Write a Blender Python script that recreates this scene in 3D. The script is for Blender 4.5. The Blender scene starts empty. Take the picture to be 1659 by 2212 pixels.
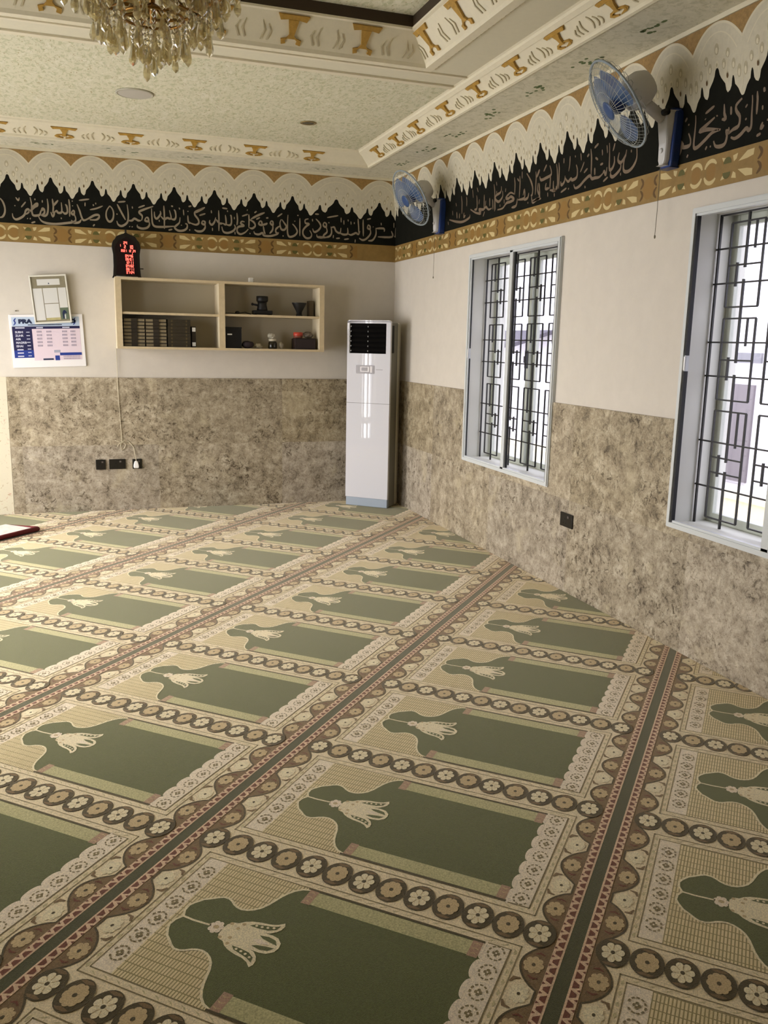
import bpy, math, random
from mathutils import Matrix, Vector
random.seed(7)
C = bpy.context.scene.collection
SC = bpy.context.scene
PI = math.pi

# ------------------------------------------------------------ camera, world, light, exposure
cam_d = bpy.data.cameras.new('camera'); cam = bpy.data.objects.new('camera', cam_d); C.objects.link(cam)
cam_d.sensor_fit = 'HORIZONTAL'; cam_d.sensor_width = 36.0; cam_d.lens = 36.0 * 1856.26 / 1659.0
cam_d.clip_start = 0.05; cam_d.clip_end = 200
CR, CU, CF = (0.9451261701620208,-0.32602594492615766,0.02106194933706189),(0.04366843542319006,0.18995478349917921,0.9808212110132358),(0.32377398015060077,0.9260800524041028,-0.1937682799548275)
cam.matrix_world = Matrix(((CR[0], CU[0], -CF[0], -2.95817), (CR[1], CU[1], -CF[1], -8.28780), (CR[2], CU[2], -CF[2], 1.6), (0, 0, 0, 1)))
SC.camera = cam
SC.view_settings.view_transform = 'Standard'; SC.view_settings.look = 'None'
SC.view_settings.gamma = 1.0; SC.view_settings.use_curve_mapping = False
SC.view_settings.exposure = 0.0
SC.cycles.max_bounces = 8; SC.cycles.diffuse_bounces = 4; SC.cycles.glossy_bounces = 3
SC.cycles.transmission_bounces = 8; SC.cycles.transparent_max_bounces = 12
SC.cycles.caustics_reflective = False; SC.cycles.caustics_refractive = False
SC.cycles.sample_clamp_indirect = 6.0

w = bpy.data.worlds.new('overcast_sky'); SC.world = w; w.use_nodes = True
bg = w.node_tree.nodes['Background']; bg.inputs[0].default_value = (0.90, 0.92, 1.0, 1); bg.inputs[1].default_value = 7.0

def area(name, loc, rot, sx, sy, power, color, portal=False):
    l = bpy.data.lights.new(name, 'AREA'); l.shape = 'RECTANGLE'; l.size = sx; l.size_y = sy
    l.energy = power; l.color = color
    if portal: l.cycles.is_portal = True
    o = bpy.data.objects.new(name, l); o.location = loc; o.rotation_euler = rot; C.objects.link(o)
    return o
# daylight at the left wall's openings, one of them added for fill (outside the frame), sky portals at the right-hand windows
area('left_daylight_and_fill', (-5.50, -1.30, 1.25), (0, -PI/2 + 0.45, 0), 2.2, 1.8, 70, (1.0, 0.95, 0.905)).data.spread = 2.15
area('left_daylight_and_fill', (-5.50, -4.0, 1.25), (0, -PI/2 + 0.60, 0), 2.2, 1.4, 48, (1.0, 0.95, 0.905)).data.spread = 2.0  # fill lamp in an added, unseen doorway, lifts the middle of the floor
area('daylight_side_door', (-5.50, -2.57, 1.07), (0, -PI/2, 0), 2.1, 0.24, 18, (1.0, 0.96, 0.94))
area('sky_portal', (0.34, -2.52, 1.48), (0, PI/2, 0), 1.6, 1.34, 1, (1, 1, 1), True)
area('sky_portal', (0.34, -5.22, 1.48), (0, PI/2, 0), 1.6, 1.34, 1, (1, 1, 1), True)

# ------------------------------------------------------------ materials
def lin(c):
    def f(v):
        v /= 255.0
        return v / 12.92 if v <= 0.04045 else ((v + 0.055) / 1.055) ** 2.4
    return (f(c[0]), f(c[1]), f(c[2]), 1.0)
MATS = {}
def mat(name, rgb, rough=0.6, metal=0.0, var=0.0, scale=30.0, bump=0.0, bscale=60.0, spec=0.5, sheen=0.0,
        emit=0.0, trans=0.0, ior=1.45, alpha=1.0, coat=0.0, rgb2=None):
    m = bpy.data.materials.new(name); m.use_nodes = True; nt = m.node_tree; b = nt.nodes['Principled BSDF']
    b.inputs['Base Color'].default_value = lin(rgb); b.inputs['Roughness'].default_value = rough
    b.inputs['Metallic'].default_value = metal; b.inputs['Specular IOR Level'].default_value = spec
    b.inputs['IOR'].default_value = ior; b.inputs['Transmission Weight'].default_value = trans
    b.inputs['Alpha'].default_value = alpha; b.inputs['Coat Weight'].default_value = coat
    if sheen: b.inputs['Sheen Weight'].default_value = sheen; b.inputs['Sheen Roughness'].default_value = 0.45; b.inputs['Sheen Tint'].default_value = (1.0, 0.88, 0.70, 1)
    if emit: b.inputs['Emission Color'].default_value = lin(rgb); b.inputs['Emission Strength'].default_value = emit
    tc = nt.nodes.new('ShaderNodeTexCoord')
    if var or rgb2:
        n = nt.nodes.new('ShaderNodeTexNoise'); n.inputs['Scale'].default_value = scale; n.inputs['Detail'].default_value = 6
        n.inputs['Roughness'].default_value = 0.65
        nt.links.new(tc.outputs['Object'], n.inputs['Vector'])
        r = nt.nodes.new('ShaderNodeValToRGB'); a = lin(rgb)
        r.color_ramp.elements[0].position = 0.32; r.color_ramp.elements[1].position = 0.68
        if rgb2:
            r.color_ramp.elements[0].color = a; r.color_ramp.elements[1].color = lin(rgb2)
        else:
            r.color_ramp.elements[0].color = (a[0]*(1-var), a[1]*(1-var), a[2]*(1-var), 1)
            r.color_ramp.elements[1].color = (min(1, a[0]*(1+var)), min(1, a[1]*(1+var)), min(1, a[2]*(1+var)), 1)
        nt.links.new(n.outputs['Fac'], r.inputs['Fac']); nt.links.new(r.outputs['Color'], b.inputs['Base Color'])
    if bump:
        n2 = nt.nodes.new('ShaderNodeTexNoise'); n2.inputs['Scale'].default_value = bscale; n2.inputs['Detail'].default_value = 3
        nt.links.new(tc.outputs['Object'], n2.inputs['Vector'])
        bp_ = nt.nodes.new('ShaderNodeBump'); bp_.inputs['Strength'].default_value = bump; bp_.inputs['Distance'].default_value = 0.004
        nt.links.new(n2.outputs['Fac'], bp_.inputs['Height']); nt.links.new(bp_.outputs['Normal'], b.inputs['Normal'])
    MATS[name] = m
    return m

def dado_mat(name, axis):
    """mottled stone-effect tiles, about 0.62 m high, each tile with its own tone"""
    m = bpy.data.materials.new(name); m.use_nodes = True; nt = m.node_tree; N = nt.nodes; L = nt.links
    b = N['Principled BSDF']; b.inputs['Roughness'].default_value = 0.55; b.inputs['Specular IOR Level'].default_value = 0.3
    tc = N.new('ShaderNodeTexCoord'); sp = N.new('ShaderNodeSeparateXYZ'); L.new(tc.outputs['Object'], sp.inputs[0])
    U = sp.outputs[axis]; Z = sp.outputs['Z']
    def math_(op, a, c=None):
        n = N.new('ShaderNodeMath'); n.operation = op
        for i, v in enumerate((a, c)):
            if v is None: continue
            if isinstance(v, (int, float)): n.inputs[i].default_value = v
            else: L.new(v, n.inputs[i])
        return n.outputs[0]
    iu = math_('FLOOR', math_('DIVIDE', math_('ADD', U, 2.32), 1.18)); iz = math_('FLOOR', math_('DIVIDE', Z, 0.617))
    cell = N.new('ShaderNodeCombineXYZ'); L.new(iu, cell.inputs[0]); L.new(iz, cell.inputs[1])
    wn = N.new('ShaderNodeTexWhiteNoise'); wn.noise_dimensions = '3D'; L.new(cell.outputs[0], wn.inputs[0])
    off = N.new('ShaderNodeVectorMath'); off.operation = 'SCALE'; off.inputs['Scale'].default_value = 7.0; L.new(wn.outputs['Color'], off.inputs[0])
    add = N.new('ShaderNodeVectorMath'); add.operation = 'ADD'; L.new(tc.outputs['Object'], add.inputs[0]); L.new(off.outputs[0], add.inputs[1])
    V = add.outputs[0]
    def noise(scale, detail, rough, dist=0.0):
        n = N.new('ShaderNodeTexNoise'); n.inputs['Scale'].default_value = scale; n.inputs['Detail'].default_value = detail
        n.inputs['Roughness'].default_value = rough; n.inputs['Distortion'].default_value = dist; L.new(V, n.inputs['Vector']); return n.outputs['Fac']
    def ramp(f, stops):
        r = N.new('ShaderNodeValToRGB'); e = r.color_ramp.elements
        while len(e) < len(stops): e.new(0.5)
        for i, (p, c) in enumerate(stops): e[i].position = p; e[i].color = c if len(c) == 4 else lin(c)
        L.new(f, r.inputs[0]); return r.outputs['Color']
    def mix(f, a, c, mode='MIX'):
        n = N.new('ShaderNodeMix'); n.data_type = 'RGBA'; n.blend_type = mode
        if isinstance(f, (int, float)): n.inputs[0].default_value = f
        else: L.new(f, n.inputs[0])
        for i, v in ((6, a), (7, c)):
            if isinstance(v, tuple): n.inputs[i].default_value = v
            else: L.new(v, n.inputs[i])
        return n.outputs[2]
    grain = noise(8.0, 12, 0.84, 0.3)
    up = ramp(grain, [(0.35, (84, 72, 54)), (0.455, (140, 126, 100)), (0.54, (166, 152, 125)), (0.66, (196, 184, 158))])
    lo = ramp(grain, [(0.35, (104, 94, 82)), (0.455, (160, 149, 134)), (0.54, (182, 171, 156)), (0.66, (200, 191, 179))])
    low = math_('LESS_THAN', iz, 0.5)
    sep = N.new('ShaderNodeSeparateXYZ'); L.new(wn.outputs['Color'], sep.inputs[0])
    fac = math_('ADD', math_('MULTIPLY', low, 0.25), math_('MULTIPLY', sep.outputs['Y'], 0.5))
    col = mix(fac, up, lo)
    W1 = (1, 1, 1, 1); D1 = (0.20, 0.17, 0.12, 1)
    patch = ramp(noise(2.6, 5, 0.65, 0.5), [(0.38, (0, 0, 0, 1)), (0.60, W1)])
    fl = mix(patch, W1, ramp(noise(22.0, 9, 0.82, 0.7), [(0.41, D1), (0.48, W1)]))
    col = mix(1.0, col, fl, 'MULTIPLY')
    fl2 = ramp(noise(60.0, 7, 0.85, 0.4), [(0.38, (0.30, 0.26, 0.20, 1)), (0.47, W1)])
    col = mix(0.75, col, fl2, 'MULTIPLY')
    wht = ramp(noise(16.0, 9, 0.82, 0.5), [(0.55, (0, 0, 0, 1)), (0.66, W1)])
    col = mix(math_('MULTIPLY', wht, 0.45), col, lin((206, 194, 168)))
    big = ramp(noise(3.4, 4, 0.6, 0.4), [(0.58, (0, 0, 0, 1)), (0.68, W1)])
    col = mix(math_('MULTIPLY', big, 0.35), col, lin((196, 182, 150)))
    tone = math_('ADD', 0.86, math_('MULTIPLY', wn.outputs['Value'], 0.26))
    tv = N.new('ShaderNodeVectorMath'); tv.operation = 'SCALE'; L.new(col, tv.inputs[0]); L.new(tone, tv.inputs['Scale'])
    L.new(tv.outputs[0], b.inputs['Base Color'])
    bp_ = N.new('ShaderNodeBump'); bp_.inputs['Strength'].default_value = 0.15; bp_.inputs['Distance'].default_value = 0.004
    L.new(grain, bp_.inputs['Height']); L.new(bp_.outputs['Normal'], b.inputs['Normal'])
    return m

def floral_mat(name, base, specks, scale, amount, stretch=1.0):
    """pale paper with small scattered sprigs"""
    m = bpy.data.materials.new(name); m.use_nodes = True; nt = m.node_tree; N = nt.nodes; L = nt.links
    b = N['Principled BSDF']; b.inputs['Roughness'].default_value = 0.7; b.inputs['Specular IOR Level'].default_value = 0.25
    tc = N.new('ShaderNodeTexCoord')
    col = None
    for k, (rgb, sc, lo_, hi_) in enumerate(specks):
        n = N.new('ShaderNodeTexNoise'); n.inputs['Scale'].default_value = sc; n.inputs['Detail'].default_value = 4
        n.inputs['Roughness'].default_value = 0.6; n.inputs['Distortion'].default_value = 0.8
        mp = N.new('ShaderNodeMapping'); mp.inputs['Location'].default_value = (k * 3.1, k * 1.7, k * 5.3); mp.inputs['Scale'].default_value = (1, stretch, 1)
        L.new(tc.outputs['Object'], mp.inputs[0]); L.new(mp.outputs[0], n.inputs['Vector'])
        r = N.new('ShaderNodeValToRGB'); r.color_ramp.elements[0].position = lo_; r.color_ramp.elements[1].position = hi_
        r.color_ramp.elements[0].color = (0, 0, 0, 1); r.color_ramp.elements[1].color = (amount, amount, amount, 1)
        L.new(n.outputs['Fac'], r.inputs[0])
        mx = N.new('ShaderNodeMix'); mx.data_type = 'RGBA'; L.new(r.outputs['Color'], mx.inputs[0])
        if col is None: mx.inputs[6].default_value = lin(base)
        else: L.new(col, mx.inputs[6])
        mx.inputs[7].default_value = lin(rgb); col = mx.outputs[2]
    L.new(col, b.inputs['Base Color'])
    return m

M_WALL = mat('cream_paint', (203, 195, 182), 0.75, var=0.03, scale=8, bump=0.05, bscale=150, spec=0.25)
M_CEIL = mat('plain_gypsum', (216, 209, 184), 0.8, var=0.02, spec=0.2)
M_PLASTER = mat('cornice_plaster', (222, 213, 186), 0.6, var=0.03, scale=20, spec=0.3)
M_RELIEF = mat('cornice_relief', (192, 181, 150), 0.6, spec=0.3)
M_GOLDPAINT = mat('gold_paint', (172, 134, 60), 0.5, var=0.18, scale=40, spec=0.4)
M_DARKSTRIP = mat('dark_brown_strip', (58, 44, 26), 0.7)
M_PAPER = floral_mat('ceiling_paper', (216, 211, 184), [((186, 186, 148), 38, 0.50, 0.60), ((226, 221, 200), 26, 0.55, 0.66), ((160, 142, 92), 70, 0.60, 0.67)], 20, 0.8, 0.45)
M_SOFFIT = floral_mat('soffit_paper', (214, 208, 186), [((186, 182, 154), 22, 0.5, 0.62), ((226, 220, 198), 30, 0.55, 0.66), ((160, 150, 118), 60, 0.62, 0.70)], 20, 0.7)
M_SPRIG = mat('green_sprig', (92, 108, 62), 0.7)
M_FLORALWALL = floral_mat('floral_wallpaper', (205, 196, 172), [((160, 138, 104), 22, 0.60, 0.68), ((190, 150, 130), 30, 0.62, 0.70)], 20, 0.9)
M_DADO_B = dado_mat('stone_tiles_back', 'X'); M_DADO_R = dado_mat('stone_tiles_right', 'Y')
M_PVC = mat('white_aluminium', (200, 203, 202), 0.35, spec=0.5)
M_SASH = mat('grey_white_aluminium', (184, 188, 176), 0.4)
M_GASKET = mat('black_rubber', (10, 10, 10), 0.6)
M_IRON = mat('black_iron', (24, 22, 19), 0.5, spec=0.5)
M_LINING = mat('white_reveal_paint', (206, 206, 196), 0.6)
M_BLACKPL = mat('black_plastic', (16, 14, 12), 0.35)
M_WHITEPL = mat('white_plastic', (232, 230, 226), 0.3)
M_GLASS = None

# ------------------------------------------------------------ mesh helpers
class MB:
    """collects shapes and links them as ONE mesh object"""
    def __init__(s): s.v = []; s.f = []; s.m = []; s.M = None
    def add(s, vs, fs, m=0):
        o = len(s.v)
        if s.M is not None: vs = [tuple(s.M @ Vector(p)) for p in vs]
        s.v += [tuple(p) for p in vs]; s.f += [tuple(i + o for i in f) for f in fs]; s.m += [m] * len(fs); return s
    def box(s, x0, x1, y0, y1, z0, z1, m=0):
        vs = [(x, y, z) for z in (z0, z1) for y in (y0, y1) for x in (x0, x1)]
        return s.add(vs, [(0, 2, 3, 1), (4, 5, 7, 6), (0, 1, 5, 4), (2, 6, 7, 3), (0, 4, 6, 2), (1, 3, 7, 5)], m)
    def poly(s, pts, m=0): return s.add(pts, [tuple(range(len(pts)))], m)
    def prism(s, pts, d, m=0):
        """polygon pts (3-D, planar) extruded along vector d"""
        n = len(pts); q = [(p[0] + d[0], p[1] + d[1], p[2] + d[2]) for p in pts]
        fs = [tuple(range(n)), tuple(range(2 * n - 1, n - 1, -1))] + [(i, i + n, (i + 1) % n + n, (i + 1) % n) for i in range(n)]
        return s.add(list(pts) + q, fs, m)
    def tube(s, path, r, n=8, m=0, closed=False, cap=True):
        P = [Vector(p) for p in path]; k = len(P); rs = r if isinstance(r, (list, tuple)) else [r] * k
        vs = []; fs = []; up = None
        for i in range(k):
            a = P[(i - 1) % k] if (closed or i > 0) else P[i]; c = P[(i + 1) % k] if (closed or i < k - 1) else P[i]
            t = (c - a).normalized()
            if up is None: up = Vector((0, 0, 1)) if abs(t.z) < 0.9 else Vector((1, 0, 0))
            x = t.cross(up)
            if x.length < 1e-6: x = t.cross(Vector((0.3, 1, 0.2)))
            x.normalize(); y = x.cross(t).normalized(); up = y
            for j in range(n):
                an = 2 * PI * j / n; vs.append(tuple(P[i] + (x * math.cos(an) + y * math.sin(an)) * rs[i]))
        for i in range(k if closed else k - 1):
            for j in range(n):
                fs.append((i * n + j, i * n + (j + 1) % n, ((i + 1) % k) * n + (j + 1) % n, ((i + 1) % k) * n + j))
        if cap and not closed: fs += [tuple(range(n - 1, -1, -1)), tuple(range((k - 1) * n, k * n))]
        return s.add(vs, fs, m)
    def lathe(s, prof, cx=0, cy=0, n=24, m=0):
        """prof: (radius, z) pairs around a vertical axis"""
        vs = []; fs = []
        for r, z in prof: vs += [(cx + r * math.cos(2 * PI * j / n), cy + r * math.sin(2 * PI * j / n), z) for j in range(n)]
        for i in range(len(prof) - 1):
            for j in range(n): fs.append((i * n + j, i * n + (j + 1) % n, (i + 1) * n + (j + 1) % n, (i + 1) * n + j))
        fs += [tuple(range(n - 1, -1, -1)), tuple(range((len(prof) - 1) * n, len(prof) * n))]
        return s.add(vs, fs, m)
    def blob(s, cx, cy, cz, rx, ry, rz, m=0, n=12, k=7, jit=0.0):
        vs = [(cx, cy, cz - rz)]; fs = []
        for i in range(1, k):
            a = -PI / 2 + PI * i / k
            for j in range(n):
                q = 1 + random.uniform(-jit, jit)
                vs.append((cx + rx * q * math.cos(a) * math.cos(2 * PI * j / n), cy + ry * q * math.cos(a) * math.sin(2 * PI * j / n), cz + rz * q * math.sin(a)))
        vs.append((cx, cy, cz + rz)); t = len(vs) - 1
        for j in range(n):
            fs.append((0, 1 + (j + 1) % n, 1 + j)); fs.append((t, t - n + j, t - n + (j + 1) % n))
            for i in range(k - 2): fs.append((1 + i * n + j, 1 + i * n + (j + 1) % n, 1 + (i + 1) * n + (j + 1) % n, 1 + (i + 1) * n + j))
        return s.add(vs, fs, m)
    def build(s, name, mats, parent=None, smooth=False, bevel=0.0, loc=None, rotz=0.0):
        me = bpy.data.meshes.new(name); me.from_pydata(s.v, [], s.f)
        for mm in (mats if isinstance(mats, (list, tuple)) else [mats]): me.materials.append(mm)
        me.polygons.foreach_set('material_index', s.m)
        if smooth: me.polygons.foreach_set('use_smooth', [True] * len(me.polygons))
        me.update(); o = bpy.data.objects.new(name, me); C.objects.link(o)
        if parent: o.parent = parent
        if loc: o.location = loc
        o.rotation_euler = (0, 0, rotz)
        if bevel:
            b = o.modifiers.new('bevel', 'BEVEL'); b.width = bevel; b.segments = 2; b.limit_method = 'ANGLE'
        return o

def tag(o, label=None, cat=None, group=None, kind=None):
    if label: o['label'] = label
    if cat: o['category'] = cat
    if group: o['group'] = group
    if kind: o['kind'] = kind
    return o
def struct(o, label=None): o['kind'] = 'structure'; return tag(o, label)
def thing(name, label, cat, loc=(0, 0, 0), rotz=0, group=None):
    o = bpy.data.objects.new(name, None); C.objects.link(o); o.location = loc; o.rotation_euler = (0, 0, rotz)
    o.empty_display_size = 0.1
    return tag(o, label, cat, group)
def copy_thing(o, loc, label, rotz=None):
    c = o.copy(); C.objects.link(c); c.location = loc
    if rotz is not None: c.rotation_euler = (0, 0, rotz)
    c['label'] = label
    for ch in [x for x in bpy.data.objects if x.parent == o]:
        d = ch.copy(); C.objects.link(d); d.parent = c
        for g in [x for x in bpy.data.objects if x.parent == ch]:
            e = g.copy(); C.objects.link(e); e.parent = d
    return c

BOLD = 0.0
def text_geo(s_, size, align='LEFT'):
    cu = bpy.data.curves.new('lettering', 'FONT'); cu.body = s_; cu.size = size; cu.align_x = align; cu.offset = BOLD; cu.resolution_u = 3
    o = bpy.data.objects.new('lettering', cu); C.objects.link(o)
    dg = bpy.context.evaluated_depsgraph_get(); dg.update()
    me = bpy.data.meshes.new_from_object(o.evaluated_get(dg))
    vs = [tuple(v.co) for v in me.vertices]; fs = [tuple(p.vertices) for p in me.polygons]
    bpy.data.objects.remove(o); bpy.data.curves.remove(cu); bpy.data.meshes.remove(me)
    return vs, fs

def smooth_line(pts, n=4):
    if len(pts) < 3: return list(pts)
    out = []
    P = [pts[0]] + list(pts) + [pts[-1]]
    for i in range(1, len(P) - 2):
        p0, p1, p2, p3 = P[i - 1], P[i], P[i + 1], P[i + 2]
        for k in range(n):
            t = k / n
            out.append(tuple(0.5 * ((2 * p1[a]) + (-p0[a] + p2[a]) * t + (2 * p0[a] - 5 * p1[a] + 4 * p2[a] - p3[a]) * t * t + (-p0[a] + 3 * p1[a] - 3 * p2[a] + p3[a]) * t ** 3) for a in (0, 1)))
    out.append(tuple(pts[-1])); return out
def ribbon(pts, wd, taper=True, closed=False, pen=0.0):
    """2-D stroke -> list of quads"""
    k = len(pts); L = []; R = []
    for i in range(k):
        a = pts[(i - 1) % k] if closed else pts[max(0, i - 1)]; b = pts[(i + 1) % k] if closed else pts[min(k - 1, i + 1)]
        dx, dy = b[0] - a[0], b[1] - a[1]; l = math.hypot(dx, dy) or 1e-6
        h = wd / 2 * (1 - pen * (1 - abs(dx) / l))
        if taper and not closed: h *= 0.45 + 0.55 * min(1.0, 4.0 * min(i, k - 1 - i) / max(1, k - 1))
        L.append((pts[i][0] - dy / l * h, pts[i][1] + dx / l * h)); R.append((pts[i][0] + dy / l * h, pts[i][1] - dx / l * h))
    return [[L[i], L[(i + 1) % k], R[(i + 1) % k], R[i]] for i in range(k if closed else k - 1)]
def ell(cx, cy, rx, ry, n=14, a0=0.0): return [(cx + rx * math.cos(a0 + 2 * PI * i / n), cy + ry * math.sin(a0 + 2 * PI * i / n)) for i in range(n)]
def flower(cx, cy, rx, ry, petals=8, dip=0.2):
    n = petals * 6; out = []
    for i in range(n):
        r_ = 1 - dip + dip * abs(math.cos(petals * PI * i / n)) ** 0.6
        out.append((cx + rx * r_ * math.cos(2 * PI * i / n), cy + ry * r_ * math.sin(2 * PI * i / n)))
    return out

# ------------------------------------------------------------ room shell
XL, YR = -5.25, -10.6          # left wall, rear wall
ZC = 3.26                     # ceiling field
WIN = [(-1.82, -3.225), (-4.505, -5.91)]   # casings of the two windows in the right wall (y far, y near)
WZ0, WZ1 = 0.66, 2.292
T = 0.20
struct(MB().box(XL - 0.2, 0.2, YR - 0.2, 0.2, -0.2, 0).build('floor', mat('screed', (150, 140, 120), 0.8)))
b = MB(); b.box(XL - 0.2, 0.3, 0, 0.2, 0, 3.9); struct(b.build('wall_back', M_WALL))
b = MB()
ys = [0.0] + [v for wn in WIN for v in (wn[0] - 0.03, wn[1] + 0.03)] + [YR]
for i in range(0, len(ys), 2): b.box(0, 0.30, ys[i + 1], ys[i], 0, 3.9)
for wn in WIN:
    b.box(0, 0.30, wn[1] + 0.03, wn[0] - 0.03, 0, WZ0 + 0.02); b.box(0, 0.30, wn[1] + 0.03, wn[0] - 0.03, WZ1 - 0.02, 3.9)
struct(b.build('wall_right', M_WALL))
b = MB()   # left wall with a wide doorway near the back and a narrow glazed door further forward, then an added doorway for fill light
b.box(XL - 0.2, XL, -0.45, 0, 0, 3.9); b.box(XL - 0.2, XL, -2.45, -2.2, 0, 3.9); b.box(XL - 0.2, XL, -3.3, -2.69, 0, 3.9); b.box(XL - 0.2, XL, YR, -4.7, 0, 3.9); b.box(XL - 0.2, XL, -4.7, -3.3, 2.3, 3.9)
b.box(XL - 0.2, XL, -2.2, -0.45, 2.3, 3.9); b.box(XL - 0.2, XL, -2.69, -2.45, 2.12, 3.9)
struct(b.build('wall_left', M_WALL))
struct(MB().box(XL - 0.2, 0.3, YR - 0.2, YR, 0, 3.9).build('wall_rear', M_WALL))
b = MB()
for y in (-2.46, -2.533, -2.607, -2.68): b.box(XL - 0.15, XL - 0.13, y - 0.014, y + 0.014, 0, 2.12)
for z in (0.04, 0.37, 2.08): b.box(XL - 0.15, XL - 0.08, -2.69, -2.45, z - 0.05, z + 0.05)
struct(b.build('door_2', M_PVC))
b = MB(); b.box(XL - 0.2, XL - 0.02, -0.5, -0.45, 0, 2.3); b.box(XL - 0.2, XL - 0.02, -2.2, -2.15, 0, 2.3); b.box(XL - 0.2, XL - 0.02, -2.2, -0.45, 2.25, 2.3)
struct(b.build('door_1', M_PVC))
b = MB(); b.box(XL - 0.2, XL - 0.02, -3.35, -3.3, 0, 2.3); b.box(XL - 0.2, XL - 0.02, -4.7, -4.65, 0, 2.3); b.box(XL - 0.2, XL - 0.02, -4.65, -3.35, 2.25, 2.3)  # unseen third doorway, added so its lamp can brighten the floor
struct(b.build('added_door_3', M_PVC))

# stone-effect dado (12 mm sheets on both walls)
ZD = 1.232
struct(MB().box(-3.597, -0.014, -0.012, 0.0, 0, ZD).build('trim_1', M_DADO_B))
b = MB()
for y0, y1, z1 in ((WIN[0][0], 0.0, ZD), (WIN[0][1], WIN[0][0], WZ0), (WIN[1][0], WIN[0][1], ZD), (WIN[1][1], WIN[1][0], WZ0), (YR, WIN[1][1], ZD)):
    b.box(-0.012, 0, y0 if y0 < y1 else y1, y1 if y0 < y1 else y0, 0, z1)
struct(b.build('trim_2', M_DADO_R))
struct(MB().box(XL, -3.6, -0.006, 0, 0, ZD).build('trim_3', M_FLORALWALL))

# ceiling: field, tray, tray top
TX0, TX1, TY0, TY1 = -4.35, -0.90, -6.0, -3.0     # tray opening
CX = -0.57
b = MB()
yj = -2.66                                         # joint: papered field beyond, plain gypsum towards the tray
b.box(XL, 0.0, yj, 0.0, ZC, ZC + 0.12, 0)
b.box(XL, 0.0, TY1, yj, ZC, ZC + 0.12, 1)
b.box(XL, TX0, YR, TY1, ZC, ZC + 0.12, 1); b.box(TX1, 0.0, YR, TY1, ZC, ZC + 0.12, 1); b.box(TX0, TX1, YR, TY0, ZC, ZC + 0.12, 1)
struct(b.build('ceiling', [M_PAPER, M_CEIL]))
ZT = 3.475
struct(MB().box(TX0 - 0.3, TX1 + 0.3, TY0 - 0.3, TY1 + 0.3, ZT, ZT + 0.1).build('trim_11', M_PAPER))
SC_ = (0.425, 3.152, CX, 3.26)

def cornice(name, axis, s0, s1, w0, z0, w1, z1, orns, sign=-1, rise=None, extra=None):
    """sloping cornice; axis 'x' runs along the back wall, 'y' along the right wall.
       profile in (offset from wall, z); orns = centres of the gilded ornaments along the run"""
    b = MB()
    def P(s_, wd, z): return (s_, -wd, z) if axis == 'x' else (-wd, s_, z)
    prof = [(w0 - 0.012, z0 - 0.004), (w0, z0 - 0.010), (w0 + 0.016, z0 - 0.006), (w0 + 0.02, z0 + 0.010),
            (w1 - 0.035, z1 - 0.030), (w1 - 0.030, z1 - 0.034), (w1 - 0.006, z1 - 0.018), (w1, z1 - 0.006), (w1 + 0.012, z1 + 0.0), (w1 + 0.012, z1 + 0.06), (w0 - 0.012, z0 + 0.06)]
    n = len(prof)
    # mitred ends: the run is shortened by the offset at the far corner
    vs = []
    for e in (0, 1):
        for wd, z in prof:
            s_ = (s0, s1)[e]
            if e == 1: s_ = s1 - wd
            vs.append(P(s_, wd, z))
    fs = [(i, (i + 1) % n, (i + 1) % n + n, i + n) for i in range(n)] + [tuple(range(n - 1, -1, -1)), tuple(range(n, 2 * n))]
    b.add(vs, fs, 0)
    a = Vector((w0 + 0.02, z0 + 0.010)); c = Vector((w1 - 0.035, z1 - 0.030)); d = c - a; nrm = Vector((d.y, -d.x)).normalized()
    if nrm.y > 0: nrm = -nrm
    def Q(s_, t, off): q = a + d * t + nrm * off; return P(s_, q.x, q.y)
    h = d.length
    def relief(shape, s_c, m, off=0.006):
        pts = [Q(s_c + x, t, 0.0005) for x, t in shape]; q = [Q(s_c + x, t, off) for x, t in shape]; k = len(pts)
        b.add(pts + q, [tuple(range(k)), tuple(range(2 * k - 1, k - 1, -1))] + [(i, i + k, (i + 1) % k + k, (i + 1) % k) for i in range(k)], m)
    for o in orns:
        relief([(-0.085, 0.80), (-0.10, 0.98), (-0.06, 1.0), (0.06, 1.0), (0.10, 0.98), (0.085, 0.80), (0.04, 0.84), (-0.04, 0.84)], o, 1, 0.012)
        relief([(-0.03, 0.84), (0.03, 0.84), (0.016, 0.60), (0.012, 0.36), (0.02, 0.26), (-0.02, 0.26), (-0.012, 0.36), (-0.016, 0.60)], o, 1, 0.014)
        for sg in (-1, 1):
            pts = [(sg * (0.008 + 0.05 * math.sin(k * PI / 8) ** 0.8), 0.34 - 0.28 * k / 8) for k in range(9)]
            for q in ribbon([(x, t * h) for x, t in pts], 0.012): relief([(x, t / h) for x, t in q], o, 1, 0.009)
            pts = [(sg * 0.055, 0.30), (sg * 0.07, 0.18), (sg * 0.05, 0.10), (sg * 0.02, 0.08)]
            for q in ribbon([(x, t * h) for x, t in pts], 0.010): relief([(x, t / h) for x, t in q], o, 1, 0.007)
    # plain carved tulips between the ornaments
    for i in range(len(orns) - 1):
        mid = (orns[i] + orns[i + 1]) / 2
        for sg in (-1, 1):
            for k, (dx, tt) in enumerate(((0.03, 0.75), (0.07, 0.62), (0.105, 0.5))):
                pts = [(sg * (dx + 0.018 * math.sin(j * PI / 5)), 0.12 + (tt - 0.12) * j / 5) for j in range(6)]
                for q in ribbon([(x, t * h) for x, t in pts], 0.009): relief([(x, t / h) for x, t in q], mid, 2, 0.006)
    return struct(b.build(name, [M_PLASTER, M_GOLDPAINT, M_RELIEF]))
ob = [-0.97 - 0.512 * k for k in range(11)]
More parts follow.
